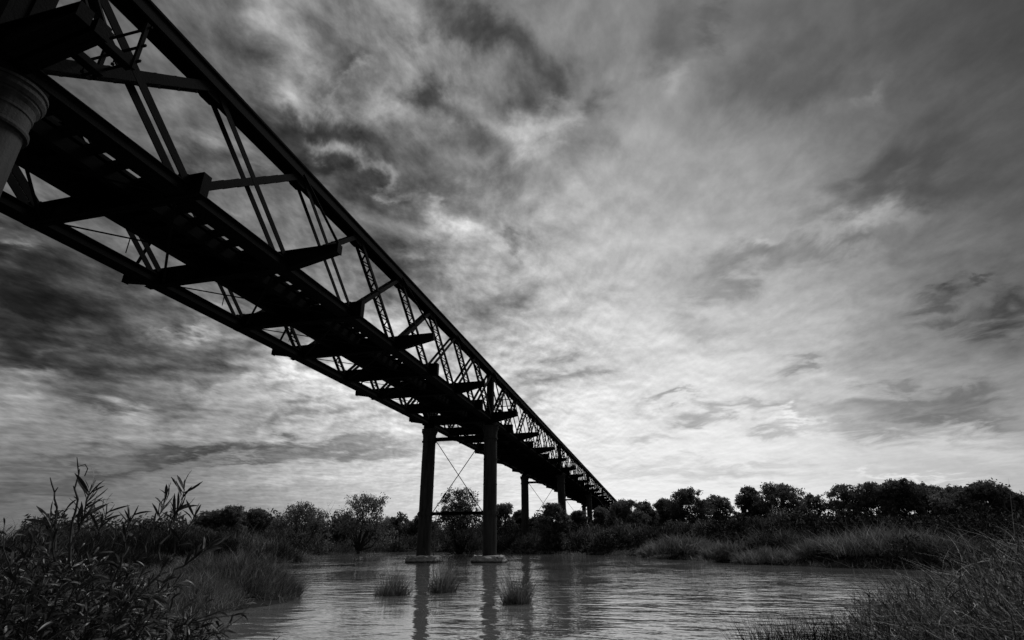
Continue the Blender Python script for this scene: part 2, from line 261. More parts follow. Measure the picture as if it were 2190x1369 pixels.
# ------------------------------------------------------------------ river outline and ground height
WATER = np.array([(5.6, -1.5), (6.2, 0.5), (6.0, 3.2), (6.3, 6.3), (7.8, 7.6), (10.2, 8.0), (11.6, 7.9), (12.8, 8.8), (13.6, 11.4), (16, 14.0), (22, 18.5), (30, 24.0),
    (36, 28.0), (38.6, 27.2), (40.0, 25.4), (42.0, 26.0), (43, 28), (46, 32), (52, 37), (60, 44), (66, 52), (72, 56), (76, 52), (75, 46), (73, 38), (72, 30), (67, 20), (60, 12.5), (54.5, 7), (52, 3.2),
    (51, 1.6), (46, 1.0), (43.5, -0.2), (39.5, -2.2), (35, -4.2), (32.5, -6.2), (30, -7.6), (29, -9.5), (28, -12), (28, -16), (27, -21),
    (22, -22), (19, -17), (16.5, -11.5), (13.6, -7.0), (11.2, -4.4), (9.2, -2.6), (7.2, -2.2)])
def seg_dist(X, Y):
    best = np.full(X.shape, 1e9); inside = np.zeros(X.shape, bool); n = len(WATER)
    for i in range(n):
        x0, y0 = WATER[i]; x1, y1 = WATER[(i + 1) % n]
        dx, dy = x1 - x0, y1 - y0
        t = np.clip(((X - x0) * dx + (Y - y0) * dy) / (dx * dx + dy * dy), 0, 1)
        best = np.minimum(best, np.hypot(X - x0 - t * dx, Y - y0 - t * dy))
        c = ((y0 > Y) != (y1 > Y)) & (X < (x1 - x0) * (Y - y0) / (y1 - y0 + 1e-12) + x0)
        inside ^= c
    return best, inside
def ground(X, Y):
    X = np.asarray(X, float); Y = np.asarray(Y, float)
    d, ins = seg_dist(X, Y)
    n = 0.10 * np.sin(X * 0.9 + 1.3 * np.sin(Y * 0.7)) * np.sin(Y * 1.1 + 0.5) + 0.06 * np.sin(X * 2.3 + Y * 1.7)
    near = np.exp(-(X ** 2 + Y ** 2) / 250.0)
    left = 1 / (1 + np.exp(-(Y - 5) / 1.5)) / (1 + np.exp((X - 52) / 4))
    top = 1.3 * (1 - near) + 0.45 * near
    top = top * (1 - left) + np.minimum(top, 0.75) * left
    h = top * (1 - np.exp(-d / 5.5)) + np.minimum(d, 1) * n + 0.03
    return np.where(ins, -np.minimum(0.08 + d * 0.35, 1.6), h)
def gz(x, y): return float(ground(np.array([x]), np.array([y]))[0])

gx = np.concatenate([np.arange(-60, -4, 4.0), np.arange(-4, 20, 0.35), np.arange(20, 90, 0.9), np.arange(90, 200, 6), np.arange(200, 2400, 120)])
gy = np.concatenate([np.arange(-1600, -120, 100), np.arange(-120, -30, 5), np.arange(-30, -8, 0.9), np.arange(-8, 14, 0.35), np.arange(14, 62, 0.9), np.arange(62, 160, 6), np.arange(160, 1700, 100)])
GX, GY = np.meshgrid(gx, gy, indexing='ij')
GZ = ground(GX, GY)
idx = np.arange(GX.size).reshape(GX.shape)
Q = np.stack([idx[:-1, :-1], idx[1:, :-1], idx[1:, 1:], idx[:-1, 1:]], -1).reshape(-1, 4)
g = mesh_obj('ground', np.stack([GX, GY, GZ], -1).reshape(-1, 3), Q, mat('river_soil', 0.03, 0.95, 0.1, 0.5, 0.8, 0.6, 6), None, True)
tag(g, kind='structure')

# water
wm = bpy.data.materials.new('muddy_water'); wm.use_nodes = True
t = wm.node_tree; b = t.nodes['Principled BSDF']
b.inputs['Base Color'].default_value = (0.15, 0.15, 0.15, 1); b.inputs['Roughness'].default_value = 0.015; b.inputs['IOR'].default_value = 2.2
g_ = t.nodes.new('ShaderNodeNewGeometry')
def wnoise(sx, sy, rz, scale, detail, dist=0.0):
    mp = t.nodes.new('ShaderNodeMapping'); mp.inputs['Scale'].default_value = (sx, sy, 1); mp.inputs['Rotation'].default_value = (0, 0, rz)
    t.links.new(g_.outputs['Position'], mp.inputs['Vector'])
    n = t.nodes.new('ShaderNodeTexNoise'); n.inputs['Scale'].default_value = scale; n.inputs['Detail'].default_value = detail; n.inputs['Distortion'].default_value = dist
    t.links.new(mp.outputs[0], n.inputs['Vector']); return n.outputs[0]
def tm(op, a, b_, c=None):
    n = t.nodes.new('ShaderNodeMath'); n.operation = op
    for i, v in enumerate((a, b_, c)):
        if v is None: continue
        if isinstance(v, (int, float)): n.inputs[i].default_value = v
        else: t.links.new(v, n.inputs[i])
    return n.outputs[0]
n1 = wnoise(1.0, 0.5, math.radians(-14), 3.8, 3, 0.3)
n2 = wnoise(1.0, 0.5, math.radians(12), 7.5, 2, 0.2)
n0 = wnoise(1.0, 0.5, math.radians(-20), 1.7, 2, 0.2)
patch = wnoise(0.35, 0.5, 0.3, 0.45, 3)
hgt = tm('MULTIPLY_ADD', n0, 0.044, tm('MULTIPLY_ADD', n1, 0.024, tm('MULTIPLY', n2, 0.006)))
pm = t.nodes.new('ShaderNodeMapRange'); pm.inputs['From Min'].default_value = 0.35; pm.inputs['From Max'].default_value = 0.65; pm.inputs['To Min'].default_value = 0.30; pm.inputs['To Max'].default_value = 1.25
t.links.new(patch, pm.inputs[0])
hgt = tm('MULTIPLY', hgt, pm.outputs[0])
bp = t.nodes.new('ShaderNodeBump'); bp.inputs['Strength'].default_value = 1.0; bp.inputs['Distance'].default_value = 1.0
t.links.new(hgt, bp.inputs['Height']); t.links.new(bp.outputs[0], b.inputs['Normal'])
wo = mesh_obj('water', [(2, -40, 0), (100, -40, 0), (100, 75, 0), (2, 75, 0)], [(0, 1, 2, 3)], wm)
tag(wo, kind='structure')

# ------------------------------------------------------------------ the railway bridge
ZO = CAMZ
X0, PN, PITCH = 4.674, 3.81, 30.8
YR, YL = 10.15, 14.69
ZT0, ZT1 = 10.95 + ZO, 11.42 + ZO          # top chord
ZB0, ZB1 = 7.60 + ZO, 7.90 + ZO            # bottom chord
ZG0, ZG1 = 7.57 + ZO, 8.22 + ZO            # cross girders
ZD = 8.27 + ZO                             # underside of sleepers
LOOSE = []
def chord_top(y):
    m = MB(); a, c = X0 - 0.16, X0 + 8 * PN + 0.15
    m.box(a, c, y - 0.235, y + 0.235, ZT1 - 0.03, ZT1)
    for s in (-1, 1):
        yy = y + s * 0.17
        m.box(a, c, yy - 0.015, yy + 0.015, ZT0 + 0.02, ZT1 - 0.03)
        m.box(a, c, min(yy, yy + s * 0.09) , max(yy, yy + s * 0.09), ZT0, ZT0 + 0.02)
        m.box(a, c, min(yy + s * 0.016, yy + s * 0.06), max(yy + s * 0.016, yy + s * 0.06), ZT1 - 0.06, ZT1 - 0.031)
        for k in range(9):
            xn = X0 + k * PN; h = 0.26 if 0 < k < 8 else 0.34
            m.prism([(xn - 0.5, ZT0 + 0.05), (xn + 0.5, ZT0 + 0.05), (xn + 0.42, ZT0 - h * 0.45), (xn + 0.16, ZT0 - h), (xn - 0.16, ZT0 - h), (xn - 0.42, ZT0 - h * 0.45)], 1, yy - s * 0.032 - 0.008, yy - s * 0.032 + 0.008)
    return m
def chord_bottom(y):
    m = MB(); a, c = X0 - 0.16, X0 + 8 * PN + 0.15
    for s in (-1, 1):
        yy = y + s * 0.17
        m.box(a, c, yy - 0.014, yy + 0.014, ZB0 + 0.02, ZB1)
        m.box(a, c, min(yy, yy + s * 0.08), max(yy, yy + s * 0.08), ZB0, ZB0 + 0.02)
        m.box(a, c, min(yy + s * .015, yy + s * 0.07), max(yy + s * .015, yy + s * 0.07), ZB1 - 0.02, ZB1 + 0.002)
        for k in range(9):
            xn = X0 + k * PN
            m.prism([(xn - 0.42, ZB1 - 0.06), (xn - 0.34, ZB1 + 0.16), (xn - 0.12, ZB1 + 0.30), (xn + 0.12, ZB1 + 0.30), (xn + 0.34, ZB1 + 0.16), (xn + 0.42, ZB1 - 0.06)], 1, yy - s * 0.03 - 0.007, yy - s * 0.03 + 0.007)
    m.box(a, c, y - 0.15, y + 0.15, ZB0 + 0.004, ZB0 + 0.018)
    return m
def diagonal(y, xt, xb, wd, laced):
    m = MB(); zt, zb = ZT0 + 0.12, ZB1 - 0.02
    d = np.array([xb - xt, 0, zb - zt]); L = np.linalg.norm(d); d /= L; nrm = np.array([-d[2], 0, d[0]])
    p0 = np.array([xt, y, zt]); 
    for s in (-1, 1):
        off = np.array([0, s * 0.155, 0])
        if laced:
            m.bar(p0 + off, p0 + off + d * L, wd, 0.02)
            for e in (-1, 1):
                c_ = off * 0.87 + nrm * e * (wd / 2 - 0.008)
                m.bar(p0 + c_, p0 + c_ + d * L, 0.014, 0.06)
        else:
            m.bar(p0 + off, p0 + off + d * L, wd, 0.028)
    if laced:
        st = 0.30; nn = int((L - 0.9) / st)
        for e in (-1, 1):
            for i in range(nn):
                a = p0 + d * (0.45 + i * st) + nrm * e * (wd / 2 + 0.006); c_ = a + d * st
                s = 1 if i % 2 == 0 else -1
                m.bar(a + np.array([0, s * 0.145, 0]), c_ - np.array([0, s * 0.145, 0]), 0.05, 0.010, nrm)
    return m
def end_post(y, k):
    m = MB(); xn = X0 + k * PN; x = xn + (0.0 if k else 0.0)
    m.box(x - 0.14, x + 0.14, y - 0.165, y - 0.135, ZB1 - 0.1, ZT0 + 0.3); m.box(x - 0.14, x + 0.14, y + 0.135, y + 0.165, ZB1 - 0.1, ZT0 + 0.3)
    m.box(x - 0.012, x + 0.012, y - 0.134, y + 0.134, ZB1 + 0.01, ZT0 - 0.01)
    m.box(x - 0.17, x - 0.142, y - 0.2, y + 0.2, ZB1 + 0.005, ZT0 - 0.005); 
    return m
def girder(k):
    """cross girder with tapered cantilever arms outside the trusses at every second panel"""
    m = MB(); x = X0 + k * PN
    long_ = k % 2 == 0
    ro, lo = (8.27, 16.08) if long_ else (9.54, 14.88)
    def web(ya, yb, za, zb_, zt):   # plate with flanges
        m.prism([(ya, za), (yb, zb_), (yb, zt), (ya, zt)], 0, x - 0.012, x + 0.012)
        for zz0, zz1, up in ((za, zb_, 1), (zt, zt, 0)):
            t_ = 0.022
            vs = []
            for xx in (x - 0.12, x + 0.12):
                vs += [(xx, ya, zz0), (xx, yb, zz1), (xx, yb, zz1 + t_), (xx, ya, zz0 + t_)]
            m.add(vs, [(0, 1, 2, 3), (7, 6, 5, 4), (0, 4, 5, 1), (1, 5, 6, 2), (2, 6, 7, 3), (3, 7, 4, 0)])
    if long_:
        web(ro, YR - 0.4, ZG1 - 0.27, ZG0 + 0.05, ZG1 - 0.02); web(YL + 0.4, lo, ZG0 + 0.20, ZG1 - 0.27, ZG1 - 0.02)
        m.box(x - 0.12, x + 0.12, ro - 0.02, ro, ZG1 - 0.30, ZG1 + 0.01); m.box(x - 0.12, x + 0.12, lo, lo + 0.02, ZG1 - 0.30, ZG1 + 0.01)
        web(YR - 0.4, YL + 0.4, ZG0 + 0.05, ZG0 + 0.05, ZG1 - 0.02)
    else:
        web(ro, lo, ZG0, ZG0, ZG1 - 0.07)
        for yy in (ro, lo): m.box(x - 0.12, x + 0.12, yy - 0.012, yy + 0.012, ZG0 - 0.004, ZG1 - 0.06)
    for yy in (YR + 0.5, 11.6, 12.42, 13.24, YL - 0.5):
        m.box(x - 0.06, x + 0.06, yy - 0.01, yy + 0.01, ZG0 + 0.08, ZG1 - 0.1)
    return m
def sleepers():
    m = MB(); n = 50
    r = np.random.default_rng(3)
    for i in range(n):
        x = X0 + 0.1 + i * (8 * PN - 0.2) / (n - 1) + r.uniform(-.04, .04)
        m.box(x - 0.115, x + 0.115, 11.2 + r.uniform(-.05, .05), 13.62 + r.uniform(-.04, .04), ZD + r.uniform(0, .012), ZD + 0.13)
    return m
def planks():
    m = MB(); r = np.random.default_rng(5)
    x = X0 - 0.1
    while x < X0 + 8 * PN:
        L = r.uniform(2.6, 4.2); L = min(L, X0 + 8 * PN + 0.1 - x)
        for j in range(8):
            y0 = 11.73 + j * 0.236
            if r.random() < 0.04: continue
            m.box(x + 0.01, x + L - 0.01, y0 + 0.002, y0 + 0.2345, ZD + 0.132, ZD + 0.175 + r.uniform(0, .01))
        x += L
    return m
def simple(mbs):
    m = MB()
    for q in mbs: m.add(q.v, q.f)
    return m
TW = [0.22, 0.18, 0.15, 0.15, 0.15, 0.17, 0.20, 0.24]
def span_parts():
    L = []
    for y in (YR, YL):
        L.append(('top_chord', chord_top(y))); L.append(('bottom_chord', chord_bottom(y)))
        for k in range(8):
            L.append(('diagonal', diagonal(y, X0 + k * PN, X0 + (k + 1) * PN, TW[k], k >= 3)))
            L.append(('diagonal', diagonal(y, X0 + (k + 1) * PN, X0 + k * PN, TW[7 - k], k < 5)))
        for k in (0, 8): L.append(('end_post', end_post(y, k)))
    for k in range(9): L.append(('cross_girder', girder(k)))
    for k in (0, 2, 4, 6, 8):
        for a, c in (((X0 + k * PN, 8.30, ZG1), (X0 + k * PN, YR - 0.2, ZT0 + 0.15)), ((X0 + k * PN, 16.0, ZG1), (X0 + k * PN, YL + 0.2, ZT0 + 0.15))):
            m = MB(); m.bar(a, c, 0.075, 0.03, (1, 0, 0)); m.bar(np.array(a) + (0.05, 0, 0), np.array(c) + (0.05, 0, 0), 0.02, 0.05, (1, 0, 0)); L.append(('stay', m))
    for y in (11.78, 13.06):
        m = MB(); m.box(X0, X0 + 8 * PN, y - 0.11, y + 0.11, ZD - 0.34, ZD - 0.004); L.append(('stringer', m))
    m = MB()
    for k in range(8):
        a, c = X0 + k * PN, X0 + (k + 1) * PN
        m.bar((a, YR + .2, ZB0 + 0.06), (c, YL - .2, ZB0 + 0.06), 0.015, 0.07, (1, 0, 0)); m.bar((a, YL - .2, ZB0 + 0.10), (c, YR + .2, ZB0 + 0.10), 0.015, 0.07, (1, 0, 0))
        m.bar(((a + c) / 2, 13.9, ZB0 + 0.1), ((a + c) / 2, 13.9, ZG1), 0.02, 0.02)
    L.append(('wind_bracing', m))
    L.append(('sleepers', sleepers())); L.append(('deck_planks', planks()))
    for y in (11.84, 13.0):
        m = MB(); m.box(X0, X0 + 8 * PN, y - 0.03, y + 0.03, ZD + 0.19, ZD + 0.29); L.append(('rail', m))
    return L
PARTS = span_parts()
bridge = empty('railway_bridge', (X0, 12.42, 0))
tag(bridge, 'long black iron lattice girder railway bridge on paired round columns across the river', 'bridge')
def shifted(o, dx, parent):
    o.parent = parent; o.location = (dx - parent_loc[parent][0], -parent_loc[parent][1], -parent_loc[parent][2])
parent_loc = {bridge: (X0, 12.42, 0)}
def span_root(i):
    s = empty('truss_span', (i * PITCH, 12.42 - 12.42, 0), bridge); return s
proto = {}
for i in range(0, 3):
    s = span_root(i)
    tag(s, ['nearest truss span overhead', 'second truss span beyond the pier in the water', 'third truss span beyond the first pier on the far bank'][i])
    for j, (nm, mb) in enumerate(PARTS):
        if i == 0:
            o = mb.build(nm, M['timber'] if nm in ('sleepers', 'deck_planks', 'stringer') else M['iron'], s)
            proto[j] = o
        else:
            o = proto[j].copy(); C.objects.link(o); o.parent = s
        o.location = (-X0, -12.42, 0)
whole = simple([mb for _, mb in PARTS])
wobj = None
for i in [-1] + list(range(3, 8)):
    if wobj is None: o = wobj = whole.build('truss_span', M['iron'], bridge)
    else: o = wobj.copy(); C.objects.link(o); o.parent = bridge
    o.location = (i * PITCH - X0, -12.42, 0)

# piers: two cast-iron columns, capitals, struts, tie rods
def pier(i):
    px = X0 - 0.243 + 30.8 * i + (0.08 if i else 0.32)
    r = empty('bridge_pier', (px - X0, 0, 0), bridge)
    def link(mb, nm, mm, smooth=False):
        o = mb.build(nm, mm, r, smooth); o.location = (-px, -12.42, 0); return o
    for y in (10.13, 14.58):
        zb = min(gz(px, y), 0.0) - 0.6
        zt = 7.28 + ZO
        m = MB(); prof = [(0.47, zb), (0.455, 0.36)]
        zj = 0.4
        joints = [2.85, 4.7, 6.3]
        for zz in joints: prof += [(0.45, zz - 0.03), (0.462, zz - 0.028), (0.462, zz + 0.028), (0.446, zz + 0.03)]
        prof += [(0.44, 7.62)]
        m.lathe(px, y, prof, 72); col_ = link(m, 'column', M['column'], False)
        
        m = MB(); m.lathe(px, y, [(0.44, 7.62), (0.50, 7.62), (0.51, 7.66), (0.50, 7.72), (0.455, 7.73), (0.455, 7.98), (0.47, 8.0), (0.47, 8.04), (0.46, 8.05), (0.475, 8.15), (0.51, 8.22), (0.51, 8.26), (0.53, 8.27), (0.56, 8.34), (0.56, 8.39), (0.535, 8.41), (0.535, 8.46), (0.56, 8.47), (0.56, zt + 0.02)], 40)
        link(m, 'capital', M['column'])
        m = MB(); m.lathe(px, y, [(0.49, 2.80), (0.50, 2.81), (0.50, 3.05), (0.49, 3.06)], 40); m.box(px - 0.07, px + 0.07, y - 0.57, y + 0.57, 2.87, 2.99); link(m, 'band', M['column'])
        m = MB(); m.box(px - 0.42, px + 0.42, y - 0.3, y + 0.3, zt + 0.024, ZB0 - 0.10); m.box(px - 0.36, px + 0.36, y - 0.22, y + 0.22, ZB0 - 0.097, ZB0 - 0.004); link(m, 'bearing', M['iron'])
        if i == 1:
            # weathered concrete footing
            n = 28; rings = []
            rr = np.random.default_rng(int(y * 10))
            V = []; F = []
            base_pts = []
            hx, hy = 0.95, 1.0
            octo = [(hx, -hy * .55), (hx, hy * .62), (hx * .6, hy), (-hx * .6, hy), (-hx, hy * .6), (-hx, -hy * .6), (-hx * .6, -hy), (hx * .55, -hy)]
            for k in range(8):
                a, c = np.array(octo[k]), np.array(octo[(k + 1) % 8])
                for s in range(6): base_pts.append(a + (c - a) * s / 6)
            base_pts = np.array(base_pts); N = len(base_pts)
            yc = y - (0.0 if y < 12 else -0.0)
            for zi, (zz, sc, am) in enumerate([(-0.9, 1.0, 0.0), (0.0, 1.0, .04), (0.06, 1.01, .05), (0.16, 1.0, .05), (0.26, 0.985, .06), (0.33, 0.96, .07), (0.375, 0.92, .05)]):
                for q in base_pts:
                    e = rr.normal(0, am, 3); V.append((px + q[0] * sc + e[0], yc + q[1] * sc + e[1], zz + e[2] * 0.6))
            for zi in range(6):
                for k in range(N): F.append((zi * N + k, zi * N + (k + 1) % N, (zi + 1) * N + (k + 1) % N, (zi + 1) * N + k))
            F.append(tuple(6 * N + k for k in range(N)))
            o = mesh_obj('footing', np.array(V), F, M['concrete'], r); o.location = (-px, -12.42, 0)
    for (z, h, nm) in ((2.93, 0.20, 'strut'), (7.80, 0.24, 'strut')):
        m = MB(); ya, yb = 10.13 + 0.46, 14.58 - 0.46
        m.box(px - 0.10, px + 0.10, ya, yb, z + h / 2 - 0.02, z + h / 2); m.box(px - 0.10, px + 0.10, ya, yb, z - h / 2, z - h / 2 + 0.02); m.box(px - 0.012, px + 0.012, ya, yb, z - h / 2 + 0.02, z + h / 2 - 0.02)
        link(m, nm, M['iron'])
    for s, (a, c) in ((1, ((px + .03, 14.05, 7.66), (px + .03, 10.66, 3.04))), (-1, ((px - .03, 10.66, 7.66), (px - .03, 14.05, 3.04)))):
        m = MB(); m.tube([a, c], [0.026, 0.026], 8)
        a_, c_ = np.array(a), np.array(c); q = a_ + (c_ - a_) * 0.74; q2 = a_ + (c_ - a_) * 0.81
        m.tube([q, q + (q2 - q) * .15, q + (q2 - q) * .85, q2], [0.03, 0.06, 0.06, 0.03], 8)
        link(m, 'tie_rod', M['iron'])
    # refuge platform with railing on the near side
    m = MB()
    xr = px - 0.42
    for y in (9.40, 8.70):
        m.box(xr, xr + 1.22, y - 0.09, y + 0.09, ZG1 + 0.0, ZG1 + 0.14)
        for x in (xr + 0.28, xr + 0.95): m.tube([(x, y + .05, ZG1 + 0.01), (x, y + .05, ZG1 - 0.12)], [0.012, 0.012], 6); m.tube([(x, y + .05, ZG1 - 0.12), (x, y + .05, ZG1 - 0.15)], [0.032, 0.032], 6)
    link(m, 'refuge_platform', M['timber'])
    m = MB()
    xe = xr + 1.2
    for y in (9.49, 8.62): m.box(xe - 0.035, xe + 0.035, y - 0.035, y + 0.035, ZG1 - 0.02, ZG1 + 1.15)
    for z in (0.22, 0.62, 1.1): m.bar((xe + .05, 8.55, ZG1 + z), (xe + .05, 9.95, ZG1 + z), 0.05, 0.03)
    link(m, 'railing', M['iron'])
for i in range(0, 9): pier(i)

m = MB(); m.tube([(0, 0, -0.9), (0.02, -0.02, 1.5), (0.05, -0.04, 3.15)], [0.03, 0.03, 0.026], 8)
for z in (0.5, 1.4, 2.3): m.box(-0.035, 0.035, -0.04, 0.04, z, z + 0.06)
o = m.build('gauge_pole', M['deadwood']); o.location = (34.9, 13.72, 0)
tag(o, 'thin upright pipe standing beside the left column of the pier in the water', 'pole')

# ------------------------------------------------------------------ vegetation
def rdir(n, r, up=0.0):
    v = r.normal(size=(n, 3)); v[:, 2] += up; v /= np.linalg.norm(v, axis=1, keepdims=True); return v
def leaf_quads(P, D, ln, wd, r):
    """rhombic leaves: centre P, long axis D"""
    n = len(P); s = np.cross(D, rdir(n, r)); s /= np.linalg.norm(s, axis=1, keepdims=True) + 1e-9
    L = (ln / 2)[:, None] * D; W = (wd / 2)[:, None] * s
    V = np.stack([P - L, P + W, P + L, P - W], 1).reshape(-1, 3)
    return V, np.arange(4 * n).reshape(n, 4)
def blade_strips(B, D, ln, wd, r, bend=0.35, seg=3, sag=None):
    """curved tapering blades from base B in direction D; bend pulls the tip sideways and down"""
    n = len(B); side = np.cross(D, np.array([0, 0, 1.0]) + 0.3 * r.normal(size=(n, 3))); side /= np.linalg.norm(side, axis=1, keepdims=True) + 1e-9
    lean = r.normal(size=(n, 3)); lean[:, 2] = -0.6 if sag is None else sag
    V = []
    for k in range(seg + 1):
        t_ = k / seg
        c = B + D * (ln * t_)[:, None] + lean * (bend * ln * t_ ** 2)[:, None]
        hw = (wd / 2 * (1 - 0.93 * t_))[:, None] * side
        V += [c - hw, c + hw]
    V = np.stack(V, 1)
    m = 2 * (seg + 1); q = np.array([[2 * k, 2 * k + 1, 2 * k + 3, 2 * k + 2] for k in range(seg)])
    F = (np.arange(n)[:, None, None] * m + q[None]).reshape(-1, 4)
    return V.reshape(-1, 3), F
def merge(parts):
    V = []; F = []; o = 0
    for v, f in parts: V.append(v); F.append(f + o); o += len(v)
    return np.concatenate(V), np.concatenate(F)

def tree(px, top, wpx, D, kind, label, name='gum_tree', seed=0, mk='gum', cat='tree', group='gum trees along the far bank'):
    r = np.random.default_rng(seed + int(px))
    x, y, zt = at(px, top, D); zg = gz(x, y) - 0.1
    W = wpx / 1142 * D * 1.03; H = zt - zg
    root = empty(name, (x, y, zg)); tag(root, label, cat, group)
    tb = MB(); nl = {'dense': 5, 'open': 6, 'trunk': 5, 'umbrella': 5}[kind]
    lowf = {'dense': 0.10, 'open': 0.24, 'trunk': 0.36, 'umbrella': 0.55}[kind]
    h0 = H * lowf * 0.7
    lean = r.normal(0, 0.06, 2) * H
    tr = 0.022 * H + 0.03
    fork = np.array([lean[0] * .4, lean[1] * .4, h0])
    tb.tube([(0, 0, 0), (lean[0] * .15, lean[1] * .15, h0 * .5), fork], [tr * 1.25, tr, tr * .85], 7)
    clumps = []
    view = np.array([x, y]) / math.hypot(x, y); sidev = np.array([-view[1], view[0]])
    nc = {'dense': 30, 'open': 24, 'trunk': 18, 'umbrella': 13}[kind]
    for j in range(nc):
        u = -1 + 2 * (j + 0.5) / nc + r.uniform(-.12, .12); dd = r.uniform(-1, 1) * 0.8
        rad = math.sqrt(max(0.05, 1 - 0.85 * u * u))
        hh = lowf + (1 - lowf) * (r.uniform(0.12, 0.86)) * rad ** 0.8
        if j % 3 == 0: hh = lowf + (1 - lowf) * 0.92 * rad ** 1.3
        cr = r.uniform(0.10, 0.23) * W ** 0.5 * H ** 0.5
        cc = np.array([sidev[0] * u * W * .37 + view[0] * dd * W * .35, sidev[1] * u * W * .37 + view[1] * dd * W * .35, min(hh * H, H - cr * 0.72)])
        clumps.append((cc, cr))
    mains = [fork]
    for j, (cc, cr) in enumerate(clumps):
        if j < nl or kind != 'dense' or j % 2:
            mid = fork + (cc - fork) * 0.5 + np.array([0, 0, -0.06 * H]) + r.normal(0, .05, 3) * H * .5
            rb = tr * (0.7 if j < nl else 0.45)
            tb.tube([fork - np.array([0, 0, 0.1]), mid, cc], [rb, rb * .6, rb * .22], 5)
            for q in range(3):
                e = cc + rdir(1, r, .3)[0] * cr * .9
                tb.tube([mid + (cc - mid) * r.uniform(.2, .9), e], [rb * .3, rb * .1], 4)
    tb.build('trunk', M['bark'], root, True)
    per = {'dense': 560, 'open': 400, 'trunk': 340, 'umbrella': 360}[kind]
    ls = D / 70.0
    P = []
    for cc, cr in clumps:
        n = int(per * (cr / (0.17 * math.sqrt(W * H))) ** 2)
        # leaves gather in small sprays inside each clump
        ns = 16; sp = cc + rdir(ns, r, .15) * (cr * r.uniform(.35, 1.05, ns) ** .6)[:, None] * np.array([1.1, 1.1, .75])
        pick = r.integers(0, ns, n)
        P.append(sp[pick] + r.normal(0, cr * .17, (n, 3)) * np.array([1, 1, .8]))
    P = np.concatenate(P); n = len(P)
    Dv = rdir(n, r, -0.5)
    V, F = leaf_quads(P, Dv, r.uniform(.16, .34, n) * ls ** .5, r.uniform(.07, .14, n) * ls ** .5, r)
    mesh_obj('crown', V, F, M[mk], root)
    return root

def bush(px, top, wpx, D, label, mk='bush', n=5200, kind='twig', name='shrub', cat='shrub', group='shrubs along the banks', seed=0, bl=1.0, base_drop=0.0, depth=0.7):
    r = np.random.default_rng(seed + int(px) * 3 + 1)
    x, y, zt = at(px, top, D); zg = gz(x, y) - 0.05 - base_drop
    W = wpx / 1142 * D; H = max(zt - zg, 0.5)
    nb = 9
    view = np.array([x, y, 0]) / math.hypot(x, y); sidev = np.array([-view[1], view[0], 0])
    B = []; Dd = []; 
    for j in range(nb):
        u = -1 + 2 * (j + .5) / nb; hh = math.sqrt(max(.12, 1 - u * u * .9)) * r.uniform(.78, 1.0)
        c = sidev * u * W * .38 + view * r.uniform(-1, 1) * W * depth * .3
        nn = n // nb
        d = rdir(nn, r, .35); d[:, 2] = np.abs(d[:, 2]); d /= np.linalg.norm(d, axis=1, keepdims=True)
        q = r.uniform(.30, .9, nn) ** .5
        pr = np.array([W * .24, W * .24, H * hh * .92])
        B.append(c + d * pr * q[:, None]); Dd.append(d)
    B = np.concatenate(B); Dd = np.concatenate(Dd)
    ph = r.uniform(0, 6, 6); f_ = 3.2 / max(W * .25, .4)
    lump = np.sin(B[:, 0] * f_ + ph[0]) * np.sin(B[:, 1] * f_ * 1.3 + ph[1]) + .6 * np.sin(B[:, 1] * f_ * 2.7 + B[:, 2] * 3 + ph[2])
    keep = r.random(len(B)) < np.clip(.75 + .45 * lump, .12, 1); B = B[keep] * (1 + .07 * lump[keep])[:, None]; Dd = Dd[keep]; n = len(B); B += r.normal(0, .05 * H ** .5, B.shape)
    if kind == 'grass':
        dirs = Dd * .5 + rdir(n, r, 1.6) * .8; dirs /= np.linalg.norm(dirs, axis=1, keepdims=True)
        V, F = blade_strips(B, dirs, np.clip(r.lognormal(-.75, .38, n), .2, 1.3) * bl, r.uniform(.018, .042, n) * (D / 35) ** .5 * bl ** .3, r, .28, 2)
    else:
        dirs = Dd + rdir(n, r, .5) * .8; dirs /= np.linalg.norm(dirs, axis=1, keepdims=True)
        V, F = leaf_quads(B, dirs, r.uniform(.18, .5, n) * bl, r.uniform(.035, .08, n) * bl * (D / 45) ** .5, r)
    o = mesh_obj(name, V, F, M[mk]); o.location = (x, y, zg)
    tag(o, label, cat, group)
    return o

